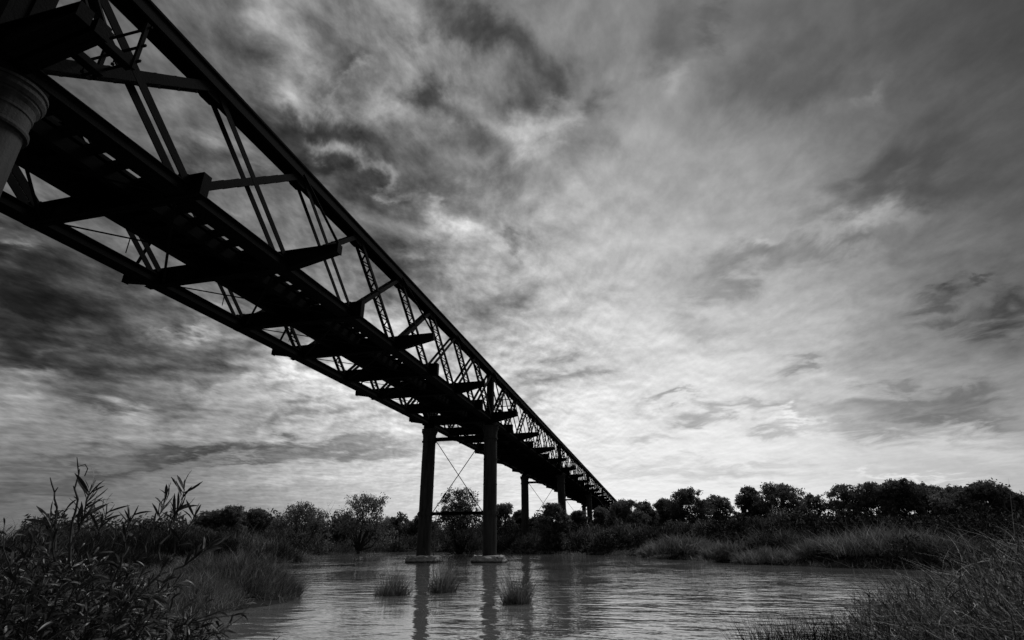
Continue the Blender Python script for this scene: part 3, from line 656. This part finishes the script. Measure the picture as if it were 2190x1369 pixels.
def tussock(px, py, wpx, hpx, label, n=420, mk='reed', seed=0, wide=0.008, group='grass tussocks standing in the shallow water', lean=(0, 0)):
    """clump whose foot is at photo pixel (px, py) on the water"""
    r = np.random.default_rng(seed + int(px))
    d = FWD + (px - 1095) / 1141.97 * RGT - (py - 684.5) / 1141.97 * UPV
    k = -CAMZ / d[2]; x, y = d[0] * k, d[1] * k; D = math.hypot(x, y)
    W = wpx / 1142 * D; H = hpx / 1142 * D * 1.45; n = int(n * 1.6); wide *= 1.45
    a = r.uniform(0, 2 * math.pi, n); q = r.uniform(0, 1, n) ** .6
    B = np.stack([np.cos(a) * q * W * .38, np.sin(a) * q * W * .38, np.full(n, -0.05)], 1)
    Dd = np.stack([np.cos(a) * q * .45 + r.normal(0, .2, n) + lean[0], np.sin(a) * q * .45 + r.normal(0, .2, n) + lean[1], np.ones(n)], 1); Dd /= np.linalg.norm(Dd, axis=1, keepdims=True)
    L = H * r.uniform(.25, 1.0, n) ** 1.3 * (1.2 - .45 * q) * (1 + .25 * np.sin(a * 2 + seed))
    V1, F1 = blade_strips(B, Dd, L, r.uniform(.6, 1.3, n) * wide, r, .25, 4)
    # low skirt of bent stalks
    m_ = n // 3; a = r.uniform(0, 2 * math.pi, m_); q = r.uniform(.2, 1.15, m_)
    B = np.stack([np.cos(a) * q * W * .45, np.sin(a) * q * W * .45, np.full(m_, -0.02)], 1)
    Dd = rdir(m_, r, .8); Dd[:, 2] = np.abs(Dd[:, 2])
    V2, F2 = blade_strips(B, Dd, H * r.uniform(.12, .35, m_), r.uniform(.6, 1.2, m_) * wide, r, .5, 3)
    V, F = merge([(V1, F1), (V2, F2)])
    o = mesh_obj('grass_tussock', V, F, M[mk]); o.location = (x, y, 0.0); tag(o, label, 'grass clump', group)
    return o

# trees on the far bank, left to right
T = [
 (455, 1094, 70, 85, 'dense', 'low rounded dark tree just right of the tips of the leafy foreground shrub', 'gum2'),
 (497, 1085, 52, 85, 'open', 'round headed tree left of the twin lobed tree on the left bank', 'gum'),
 (552, 1088, 78, 90, 'dense', 'broad twin lobed dark tree with open sky on its right, left bank', 'gum2'),
 (652, 1076, 108, 80, 'open', 'wide domed gum tree behind the grassy point, left of the bare dead tree', 'gum'),
 (735, 1106, 60, 85, 'dense', 'low tree below the bare dead tree on the far bank', 'gum2'),
 (783, 1058, 96, 70, 'trunk', 'tall airy gum with a forked dark trunk, left of the pier in the water', 'gum'),
 (845, 1108, 60, 95, 'dense', 'small distant round tree right of the airy forked gum', 'gum2'),
 (983, 1044, 84, 62, 'open', 'egg shaped dense tree framed between the two columns of the water pier', 'gum2'),
 (905, 1104, 60, 90, 'dense', 'low tree just behind the left column of the water pier', 'gum2'),
 (1075, 1078, 56, 84, 'open', 'slim pointed tree just right of the right column of the water pier', 'gum'),
 (1112, 1094, 44, 90, 'dense', 'small round tree touching the left column of the first bank pier', 'gum2'),
 (1150, 1108, 46, 95, 'dense', 'tiny distant tree between the crossed rods of the first bank pier', 'gum'),
 (1183, 1078, 60, 60, 'dense', 'leafy tree in front of the right column of the first bank pier', 'gum'),
 (1238, 1092, 44, 85, 'open', 'small tree between the first and second piers on the bank', 'gum'),
 (1284, 1086, 34, 70, 'open', 'small leafy tree under the deck just left of the tree that hides its end', 'gum'),
 (1338, 1070, 78, 62, 'dense', 'pale bushy tree hiding the far end of the bridge', 'gum'),
 (1376, 1073, 44, 66, 'open', 'small airy tree on the right shoulder of the tree hiding the bridge end', 'gum'),
 (1418, 1068, 44, 70, 'open', 'low airy gum left of the tall dark lumpy crown right of the bridge', 'gum'),
 (1470, 1045, 84, 68, 'dense', 'tall dark gum with lumpy crown, first high crown right of the bridge', 'gum2'),
 (1532, 1060, 62, 72, 'open', 'thin crowned gum with sky holes between two taller dark gums', 'gum'),
 (1597, 1039, 50, 70, 'dense', 'narrow upright dark gum left of the big domed gum', 'gum2'),
 (1662, 1033, 92, 68, 'dense', 'big domed dark gum in the middle of the right bank', 'gum2'),
 (1729, 1058, 52, 72, 'umbrella', 'small double headed gum left of the bare branches on the right bank', 'gum'),
 (1803, 1037, 58, 64, 'trunk', 'airy gum leaning over the sky gap, right of the bare branches', 'gum'),
 (1858, 1033, 66, 64, 'open', 'full gum left of the tallest crown on the right bank', 'gum'),
 (1918, 1028, 74, 64, 'dense', 'tallest crown on the right bank, bushy gum with a dark top knot', 'gum2'),
 (1964, 1037, 62, 66, 'umbrella', 'flat topped gum on bare slim stems with sky showing between them', 'gum'),
 (1996, 1042, 44, 70, 'trunk', 'slim gum just right of the flat topped gum', 'gum'),
 (2036, 1042, 64, 58, 'open', 'gum with ragged left side, left shoulder of the widest right hand crown', 'gum'),
 (2094, 1034, 96, 56, 'dense', 'widest crown near the right edge, dark domed gum', 'gum2'),
 (2146, 1054, 46, 56, 'dense', 'drooping dark gum on the right shoulder of the widest crown', 'gum2'),
 (2182, 1082, 44, 60, 'dense', 'low tree cut by the right edge of the photo', 'gum'),
]
for i, (px, top, wpx, D, kind, lab, mk) in enumerate(T): tree(px, top, wpx, D, kind, lab, seed=i, mk=mk)

def dead_tree(px, top, D, label, spread=0.5, seed=0, name='dead_tree'):
    r = np.random.default_rng(seed); x, y, zt = at(px, top, D); zg = gz(x, y); H = zt - zg
    m = MB()
    def branch(p, d, L, rad, dep):
        pts = [p]; 
        for k in range(3): d = d + r.normal(0, .12, 3); d /= np.linalg.norm(d); pts.append(pts[-1] + d * L / 3)
        m.tube(pts, [rad, rad * .8, rad * .6, rad * .35], 5)
        if dep:
            for k in range(3):
                q = pts[r.integers(1, 4)]; dd = d + r.normal(0, spread, 3); dd[2] = abs(dd[2]) + .3; dd /= np.linalg.norm(dd)
                branch(q, dd, L * r.uniform(.45, .7), rad * .5, dep - 1)
    for k in range(2): branch(np.zeros(3), np.array([r.normal(0, .15), r.normal(0, .25), 1.0]), H * .6, 0.09, 3)
    o = m.build(name, M['deadwood']); o.location = (x, y, zg); tag(o, label, 'dead tree', 'bare dead trees')
dead_tree(708, 1078, 76, 'bare dead tree between the wide domed gum and the airy forked gum', .45, 3)
dead_tree(1768, 1062, 60, 'bare pale branches between the double headed gum and the leaning airy gum', .6, 8)
dead_tree(1338, 1064, 60, 'thin dead twigs rising out of the tree at the far end of the bridge', .5, 12)
dead_tree(2166, 1076, 50, 'short broken dead stub right of the widest right hand crown', .2, 15)

BU = [
 (700, 1140, 90, 80, 'low dark shrub at the left end of the far waterline', 'bush'),
 (762, 1128, 100, 78, 'dark shrub under the airy forked gum on the far bank', 'bush'),
 (830, 1130, 100, 80, 'paler shrub left of the left column of the water pier', 'bush2'),
 (888, 1132, 90, 80, 'dark shrub directly behind the left column of the water pier', 'bush'),
 (955, 1130, 90, 76, 'shrub behind the left half of the low strut of the water pier', 'bush2'),
 (1012, 1128, 80, 72, 'dark shrub seen left of the right column of the water pier', 'bush'),
 (1085, 1130, 90, 68, 'wide dark shrub just right of the right column of the water pier', 'bush'),
 (1145, 1122, 100, 62, 'pale topped shrub below the low strut of the first bank pier', 'bush2'),
 (1210, 1120, 100, 60, 'shrub at the foot of the right column of the first bank pier', 'bush'),
 (1262, 1114, 90, 60, 'shrub at the foot of the second bank pier', 'bush2'),
 (1325, 1102, 120, 57, 'large fine twigged shrub below the far end of the bridge', 'bush2'),
 (1388, 1108, 90, 56, 'shrub left of the grassy headland on the right bank', 'bush'),
 (1445, 1098, 90, 56, 'shrub below the tall dark lumpy gum', 'bush'),
 (1510, 1100, 90, 55, 'shrub under the thin crowned gum with sky holes', 'bush2'),
 (1597, 1083, 84, 50, 'tall rounded dark shrub in front of the narrow upright gum', 'bush'),
 (1668, 1062, 100, 56, 'tall pale topped shrub in front of the big domed gum', 'bush2'),
 (1738, 1090, 96, 54, 'rounded shrub below the small double headed gum', 'bush'),
 (1810, 1098, 100, 54, 'shrub below the airy leaning gum', 'bush2'),
 (1885, 1092, 110, 54, 'broad shrub below the tallest crown', 'bush'),
 (1960, 1108, 110, 48, 'low dark shrub below the flat topped gum', 'bush'),
 (2050, 1090, 130, 46, 'broad dark shrub below the widest right hand crown', 'bush'),
 (2140, 1088, 120, 44, 'dark shrub below the drooping gum near the right edge', 'bush'),
 (1700, 1125, 100, 46, 'middle shrub between the dark shrub and the grassy mound', 'bush'),
 (432, 1112, 62, 60, 'pale speckled shrub beside the tips of the leafy foreground shrub', 'bush2'),
 (500, 1118, 90, 62, 'dark shrub behind the left end of the grassy point', 'bush'),
 (590, 1116, 100, 62, 'dark shrub behind the crest of the grassy point', 'bush'),
 (655, 1122, 90, 66, 'dark shrub under the wide domed gum', 'bush'),
]
for i, (px, top, wpx, D, lab, mk) in enumerate(BU): bush(px, top, wpx, D, lab, mk, n=6500, seed=i)
GM = [
 (1455, 1146, 120, 42.5, 'pale grassy mound at the left tip of the right bank headland', 1.2),
 (1400, 1172, 60, 46.5, 'low grassy tongue at the very tip of the headland', .8),
 (1555, 1164, 80, 36.5, 'small bright grass mound at the waterline right of the headland tip', 1.0),
 (1655, 1138, 110, 37, 'rounded dark grass mound below the big domed gum', 1.2),
 (1640, 1178, 110, 34, 'low grass strip along the water below the rounded mound', .8),
 (1762, 1158, 80, 33.2, 'grass mound left of the longest grassy mound', 1.0),
 (1880, 1138, 170, 32.6, 'long pale topped grass mound overhanging the water on the right bank', 1.3),
 (1990, 1150, 130, 32.2, 'dark grass mound meeting the foreground twiggy bush', 1.2),
 (545, 1130, 150, 43, 'long pale crested grass mound on the left point', 1.3),
 (470, 1140, 90, 42, 'dark grass mound left of the long pale crested mound', 1.2),
 (598, 1150, 90, 42, 'grass mound on the right shoulder of the left point', 1.1),
 (640, 1172, 64, 43.5, 'small grass tuft at the end of the left point by the water', .8),
 (585, 1176, 56, 41, 'small pale tuft at the waterline inside the left point', .8),
]
for i, (px, top, wpx, D, lab, bl) in enumerate(GM):
    bush(px, top, wpx, D, lab, 'brush' if px in (470, 598) else ('reed' if px in (545, 1655, 1990) else 'grass'), n=7500, kind='grass', name='grass_mound', cat='grass mound', group='grass mounds on the river banks', seed=50 + i, bl=bl)

# the nearer grass clump at the left shore
def big_clump(cx, cy, W, Dp, H, n, label, mk, name, cat, wide, ln, group=None, seed=1, up=1.2, bend=.25, seg=3, zoff=0.0):
    r = np.random.default_rng(seed)
    u = r.uniform(-1, 1, (n, 2)); u = u[(u ** 2).sum(1) < 1]; n = len(u)
    rr = np.sqrt((u ** 2).sum(1)); hh = H * np.sqrt(1 - rr ** 2 * .92) * (0.85 + .15 * np.sin(u[:, 0] * 7 + 2) * np.cos(u[:, 1] * 9))
    x = cx + u[:, 0] * Dp; y = cy + u[:, 1] * W; zg = np.maximum(ground(x, y), -0.05) + zoff
    lump = np.sin(x * 5.1 + seed) * np.sin(y * 4.3) + .5 * np.sin(x * 11 + y * 9)
    hh = hh * (1 + .16 * lump); kk = r.random(n) < np.clip(.8 + .4 * lump, .2, 1)
    x, y, zg, hh, u, n = x[kk], y[kk], zg[kk], hh[kk], u[kk], int(kk.sum())
    z = zg + hh * r.uniform(0, .72, n) ** .8
    B = np.stack([x - cx, y - cy, z], 1)
    D = np.stack([u[:, 0] * .7, u[:, 1] * .7, np.full(n, up)], 1) + r.normal(0, .42, (n, 3)); D /= np.linalg.norm(D, axis=1, keepdims=True)
    V, F = blade_strips(B, D, ln * r.uniform(.5, 1.2, n), wide * r.uniform(.6, 1.4, n), r, bend, seg)
    o = mesh_obj(name, V, F, M[mk]); o.location = (cx, cy, 0); tag(o, label, cat, group); return o
big_clump(12.0, 9.6, 1.5, 1.3, 0.95, 16000, 'big reedy grass clump at the left shore between the leafy shrub and the water', 'reed', 'grass_clump', 'grass clump', .011, .40, seed=4)
big_clump(17, 23, 5.0, 4.5, 1.0, 22000, 'dark brush behind the big reedy clump, below the left horizon', 'brush', 'brush_patch', 'brush', .016, .6, seed=8)
big_clump(6.5, 10.5, 3.0, 2.5, 1.5, 22000, 'dark brush behind the leafy foreground shrub at the left', 'brush', 'brush_patch', 'brush', .009, .45, seed=9)
big_clump(34, 34, 8, 5, 1.5, 24000, 'wide dark brush on the low left shore behind the grassy point', 'brush', 'brush_patch', 'brush', .035, 1.0, seed=10)
big_clump(9.8, 9.4, 1.5, 1.2, 0.55, 9000, 'low grass fringe at the waterline beside the leafy foreground shrub', 'grass', 'grass_clump', 'grass clump', .006, .3, seed=5)

tussock(838, 1272, 80, 52, 'left tussock of the three in the shallows, broad and leaning right', 520, seed=1, lean=(0, -.22))
tussock(946, 1266, 62, 56, 'middle tussock of the three, upright between the pier reflections', 430, seed=2, lean=(0, -.1))
tussock(1106, 1290, 66, 64, 'right tussock of the three, nearest the camera and set apart', 430, seed=3, lean=(0, .05))
tussock(920, 1312, 60, 22, 'sparse thin reed sprigs just below the middle tussock', 26, seed=4, wide=.005)
tussock(1150, 1285, 50, 14, 'faint low sprigs trailing right of the right tussock', 60, seed=5, wide=.005)

# ground cover along the banks
r = np.random.default_rng(21)
n = 520000
gxr = r.uniform(4, 85, n); gyr = r.uniform(-26, 60, n)
d_, ins = seg_dist(gxr, gyr); keep = (~ins) & (r.random(n) < np.exp(-d_ / 1.8) * .9 + .04) & (np.hypot(gxr, gyr) > 9)
gxr, gyr = gxr[keep], gyr[keep]; gzr = ground(gxr, gyr); n = len(gxr)
B = np.stack([gxr, gyr, gzr - .03], 1); D = rdir(n, r, 1.4); D[:, 2] = np.abs(D[:, 2])
dist = np.hypot(gxr, gyr)
V, F = blade_strips(B, D, r.uniform(.15, .42, n), r.uniform(.016, .04, n) * (dist / 25) ** .6, r, .35, 2)
tag(mesh_obj('bank_grass', V, F, M['grass']), kind='stuff')

# tangled undergrowth along the far bank
r = np.random.default_rng(77); parts = []
cand = np.stack([r.uniform(24, 84, 9000), r.uniform(-30, 52, 9000)], 1); d_, ins = seg_dist(cand[:, 0], cand[:, 1])
ok = (~ins) & (d_ > .6) & (d_ < 13) & (np.hypot(cand[:, 0], cand[:, 1]) > 28) & ~((cand[:, 0] < 40) & (cand[:, 1] > 5)); cand = cand[ok][:420]; d_ = d_[ok][:420]
for (x, y), dd in zip(cand, d_):
    R_ = r.uniform(.35, 1.25) * (1 + .08 * dd); H_ = R_ * r.uniform(.6, 1.3); k = int(620 * R_ ** 1.3)
    v = rdir(k, r, .3); v[:, 2] = np.abs(v[:, 2]); q = r.uniform(.3, 1, k) ** .5
    P = v * q[:, None] * np.array([R_, R_, H_]) + np.array([x, y, gz(x, y) - .05]); dv = v * .6 + rdir(k, r, .3) * 1.1; dv /= np.linalg.norm(dv, axis=1, keepdims=True)
    sc = math.hypot(x, y) / 45
    parts.append(leaf_quads(P, dv, r.uniform(.12, .36, k) * sc ** .5, r.uniform(.045, .10, k) * sc ** .5, r))
V, F = merge(parts); tag(mesh_obj('undergrowth', V, F, M['brush']), kind='stuff')

# far scrub plain beyond the bank
r = np.random.default_rng(22); n = 90000
ang = r.uniform(-0.75, 0.95, n); dd = 88 + 90 * r.random(n) ** 1.3
cl = 1.9 + 1.1 * np.sin(ang * 37 + dd * .11) * np.sin(ang * 91)
x, y = np.cos(ang) * dd, np.sin(ang) * dd
B = np.stack([x, y, 1.4 + r.random(n) * cl * 1.5], 1)
V, F = leaf_quads(B, rdir(n, r, .3), r.uniform(.4, .9, n), r.uniform(.15, .35, n), r)
tag(mesh_obj('far_scrub', V, F, M['bush']), kind='stuff')

# ------------------------------------------------------------------ foreground: long-leaved shrub at the left
def leafy_shrub(cx, cy, label, nst, reach, H, seed, leaflen=0.085, name='leafy_shrub'):
    r = np.random.default_rng(seed); root = empty(name, (cx, cy, gz(cx, cy))); tag(root, label, 'shrub')
    sb = MB(); LB = []; LD = []
    for i in range(nst):
        a = r.uniform(0, 2 * math.pi); q = r.random() ** .5
        base = np.array([math.cos(a) * q * reach[0] * .5, math.sin(a) * q * reach[1] * .5, -0.05])
        tip = np.array([math.cos(a) * q * reach[0], math.sin(a) * q * reach[1], H * (1 - .42 * q ** 2) * r.uniform(.62, 1.0)])
        mid = (base + tip) / 2 + np.array([0, 0, .12]) + r.normal(0, .05, 3)
        pts = []
        for k in range(9):
            t_ = k / 8; pts.append(base * (1 - t_) ** 2 + 2 * mid * t_ * (1 - t_) + tip * t_ ** 2 + r.normal(0, .006, 3))
        sb.tube(pts, list(np.linspace(.0065, .0018, 9)), 5)
        for k in range(26):
            t_ = r.uniform(.25, 1.0) ** .8; j = min(int(t_ * 8), 7); p = pts[j] + (pts[j + 1] - pts[j]) * (t_ * 8 - j)
            ax = pts[j + 1] - pts[j]; ax /= np.linalg.norm(ax)
            d = ax * .75 + rdir(1, r, .1)[0] * .8; d /= np.linalg.norm(d)
            LB.append(p); LD.append(d)
        for k in range(4):       # side twigs with leaf sprays
            j = r.integers(3, 8); p = pts[j]; d = (pts[j] - pts[j - 1]); d /= np.linalg.norm(d); d = d * .7 + rdir(1, r, .3)[0] * .7; d /= np.linalg.norm(d)
            L = r.uniform(.12, .28); e = p + d * L; sb.tube([p, (p + e) / 2 + r.normal(0, .01, 3), e], [.003, .0022, .0012], 4)
            for s in range(9):
                LB.append(p + (e - p) * r.uniform(.2, 1)); dd = d * .8 + rdir(1, r, .1)[0] * .7; LD.append(dd / np.linalg.norm(dd))
    sb.build('stem', M['stem'], root)
    LB = np.array(LB); LD = np.array(LD); n = len(LB)
    ln = leaflen * r.uniform(.6, 1.3, n); wd = ln * r.uniform(.10, .16, n)
    side = np.cross(LD, rdir(n, r)); side /= np.linalg.norm(side, axis=1, keepdims=True)
    nrm = np.cross(LD, side); curl = r.uniform(-.1, .75, n) * np.where(r.random(n) < .8, 1, -1)
    V = []; prof = [.25, .85, 1.0, .8, .1]
    for k in range(5):
        t_ = k / 4; c = LB + LD * (ln * t_ * (1 - .12 * np.abs(curl) * t_))[:, None] - nrm * (curl * ln * t_ ** 2 * .6)[:, None] - np.array([0, 0, 1]) * (ln * .30 * t_ ** 2)[:, None]
        hw = side * (wd / 2 * prof[k])[:, None]
        V += [c - hw + nrm * (wd * .12 * prof[k])[:, None], c, c + hw + nrm * (wd * .12 * prof[k])[:, None]]
    V = np.stack(V, 1).reshape(-1, 3)
    q = []
    for k in range(4): b0 = 3 * k; q += [[b0, b0 + 1, b0 + 4, b0 + 3], [b0 + 1, b0 + 2, b0 + 5, b0 + 4]]
    F = (np.arange(n)[:, None, None] * 15 + np.array(q)[None]).reshape(-1, 4)
    mesh_obj('leaves', V, F, M['leaf'], root, True)
leafy_shrub(2.15, 2.95, 'leafy shrub with long curled narrow leaves filling the lower left foreground', 270, (.9, 1.0), 1.06, 31, 0.074)
leafy_shrub(2.5, 2.25, 'low spray of long leaves at the right foot of the leafy foreground shrub', 22, (.55, .45), 0.5, 32, 0.07)
big_clump(3.0, 5.2, 1.4, 1.2, 1.35, 5000, 'dark feathery grass clump at the left edge behind the leafy shrub', 'reed', 'grass_clump', 'grass clump', .006, .4, seed=6)

def spray(px, py, D, bx, by, nl, ll, seed, label):
    """one tall stem ending in a fan of long leaves"""
    r = np.random.default_rng(seed); p0 = np.array(at(bx, by, D)); p1 = np.array(at(px, py, D)); root = empty('sapling', tuple(p0)); tag(root, label, 'plant', 'leafy shoots rising above the foreground shrub')
    sb = MB(); ax = p1 - p0; pts = [ax * k / 8 + r.normal(0, .006, 3) for k in range(9)]; sb.tube(pts, list(np.linspace(.005, .0018, 9)), 5); sb.build('stem', M['stem'], root)
    ax /= np.linalg.norm(ax); V = []; F = []; n = nl
    t0 = 1 - r.random(n) ** 1.5 * .6; LB = np.array([pts[0] + (pts[8] - pts[0]) * q for q in t0]); LD = ax * .9 + rdir(n, r, .2) * .75; LD /= np.linalg.norm(LD, axis=1, keepdims=True)
    ln = ll * r.uniform(.6, 1.25, n); wd = ln * r.uniform(.10, .15, n); side = np.cross(LD, rdir(n, r)); side /= np.linalg.norm(side, axis=1, keepdims=True); nrm = np.cross(LD, side)
    bend = r.normal(0, .4, n)
    for k, pf in enumerate([.2, .8, 1.0, .85, .1]):
        t_ = k / 4; c = LB + LD * (ln * t_)[:, None] - nrm * (bend * ln * t_ ** 2)[:, None] - np.array([0, 0, 1]) * (ln * .12 * t_ ** 2)[:, None]; hw = side * (wd / 2 * pf)[:, None]
        V += [c - hw, c + nrm * (wd * .1)[:, None], c + hw]
    V = np.stack(V, 1).reshape(-1, 3); q = []
    for k in range(4): b0 = 3 * k; q += [[b0, b0 + 1, b0 + 4, b0 + 3], [b0 + 1, b0 + 2, b0 + 5, b0 + 4]]
    mesh_obj('leaves', V, (np.arange(n)[:, None, None] * 15 + np.array(q)[None]).reshape(-1, 4), M['leaf'], root, True)
spray(196, 1050, 2.75, 150, 1190, 26, .085, 1, 'tall stem with a dense leaf tuft right of the knobbly stalk')
spray(232, 1085, 2.8, 190, 1200, 16, .075, 2, 'leafy stem leaning right just beside the densest leaf tuft')
spray(395, 1052, 2.9, 330, 1200, 22, .09, 3, 'tallest leafy stem at the right shoulder of the shrub, leaves fanned against the sky')
spray(350, 1060, 3.0, 300, 1200, 18, .08, 4, 'leafy stem just left of the fanned stem at the right shoulder')
spray(418, 1100, 2.8, 340, 1230, 18, .08, 5, 'low leafy stem leaning right below the fanned stem')
spray(280, 1105, 2.9, 260, 1210, 16, .075, 6, 'short leafy stem in the dip between the two tall tufts')
spray(110, 1100, 2.9, 120, 1200, 16, .075, 7, 'short leafy stem left of the two bare stalks')
spray(455, 1165, 2.7, 350, 1240, 22, .08, 8, 'drooping leafy stem at the right edge of the shrub over the grass clump')

# bare upright stalks sticking out of the shrub
m = MB()
for (px, py, D, by, bx) in ((168, 990, 2.9, 1200, 150), (117, 1030, 3.0, 1180, 125)):
    p0 = np.array(at(bx, by, D)); p1 = np.array(at(px, py, D)); pts = [p0 + (p1 - p0) * k / 8 + rng.normal(0, .006, 3) for k in range(9)]
    m.tube(pts, list(np.linspace(.006, .0025, 9)), 5)
    for k in range(3, 9): m.tube([pts[k], pts[k] + rng.normal(0, .012, 3) + np.array([0, 0, .02])], [.003, .0015], 4)
    if px == 168: m.tube([pts[8], pts[8] + np.array([0, -.035, .008]), pts[8] + np.array([0, -.055, -.01]), pts[8] + np.array([0, -.05, -.04])], [.002] * 4, 4)
tag(m.build('bare_stalks', M['stem']), 'two bare knobbly stalks rising above the leafy foreground shrub', 'stalks')

# ------------------------------------------------------------------ foreground: fine twiggy bush at the right
def twiggy(cx, cy, W, Dp, H, n, label, seed, ln=.32, name='twiggy_bush', mk='twig', lean=(0, 0, 0)):
    r = np.random.default_rng(seed); root = empty(name, (cx, cy, 0)); tag(root, label, 'bush')
    u = r.uniform(-1, 1, (n, 2)); u = u[(u ** 2).sum(1) < 1]; n = len(u); rr = np.sqrt((u ** 2).sum(1))
    x = cx + u[:, 0] * Dp; y = cy + u[:, 1] * W; zg = ground(x, y)
    hh = H * np.sqrt(1 - rr ** 2 * .9)
    z = zg + hh * r.uniform(0.0, .86, n)
    B = np.stack([x - cx, y - cy, z], 1)
    D = np.stack([u[:, 0] * .7, u[:, 1] * .7, np.full(n, .8)], 1) + np.array(lean) + r.normal(0, .5, (n, 3)); D /= np.linalg.norm(D, axis=1, keepdims=True)
    L = ln * r.uniform(.4, 1.3, n); top_ = (z - zg > hh * .6) & (r.random(n) < .06); L[top_] *= r.uniform(1.2, 1.9, top_.sum()); D[top_, 2] += .5; D /= np.linalg.norm(D, axis=1, keepdims=True)
    V, F = blade_strips(B, D, L, r.uniform(.0035, .0095, n), r, .3, 4)
    mesh_obj('twigs', V, F, M[mk], root)
    # small leaf scales along the twigs
    k = n * 2; pick = r.integers(0, n, k); P = B[pick] + D[pick] * (L[pick] * r.uniform(.1, .5, k))[:, None]; dd = D[pick] + rdir(k, r) * .6; dd /= np.linalg.norm(dd, axis=1, keepdims=True)
    V, F = leaf_quads(P, dd, r.uniform(.02, .05, k), r.uniform(.005, .011, k), r)
    mesh_obj('leaves', V, F, M[mk], root)
twiggy(4.6, -3.3, 1.9, 1.4, 1.30, 27000, 'big fine twiggy bush filling the lower right corner', 41)
twiggy(6.2, -2.2, 1.2, 1.0, 0.75, 9000, 'lower twiggy bush at the water edge in front of the big right hand bush', 42)

def reeds(px0, px1, D, top, n, label, seed):
    r = np.random.default_rng(seed); n *= 2; B = []; L = []
    x0, y0, _ = at((px0 + px1) / 2, 1300, D)
    for i in range(n):
        px = r.uniform(px0, px1); d = D * r.uniform(.85, 1.15); x, y, z = at(px, top + 45 * r.random() ** .8, d)
        zg = max(gz(x, y), -0.2); B.append((x - x0, y - y0, zg - .02)); L.append(max(z - zg, .15))
    B = np.array(B); L = np.array(L); Dd = rdir(n, r, 6.0)
    V, F = blade_strips(B, Dd, L, r.uniform(.004, .009, n), r, .16, 5)
    o = mesh_obj('reed_clump', V, F, M['dark_reed']); o.location = (x0, y0, 0); tag(o, label, 'reeds', 'thin reeds at the near water edge')
reeds(1590, 1700, 5.6, 1268, 260, 'thin dark reeds at the bottom of the photo, left part of the row', 61)
reeds(1690, 1860, 5.2, 1255, 320, 'thin dark reeds in front of the lower twiggy bush', 62)

# fallen wood on the right bank
m = MB(); x, y, z = at(1545, 1150, 46); zg = gz(x, y)
for k in range(7):
    a = rng.uniform(-1, 1, 3) * (1.2, 1.6, .1); c = a + np.array([rng.normal(0, .5), rng.normal(0, 1.3), rng.uniform(.2, 1.3)]); m.tube([a, (a + c) / 2 + rng.normal(0, .08, 3), c], [.07, .055, .03], 5)
o = m.build('fallen_branches', M['bark']); o.location = (x, y, zg + .3); tag(o, 'tangle of fallen dark branches on the headland beside the pale grassy mound', 'branches')
m = MB(); m.tube([(0, 0, 0), (0, .15, .35), (.02, .4, .6), (0, .42, .9)], [.05, .045, .035, .02], 6)
x, y, z = at(1396, 1184, 47); o = m.build('driftwood', M['deadwood']); o.location = (x, y, 0.05); tag(o, 'pale curved stick standing at the waterline left of the headland tip', 'stick')
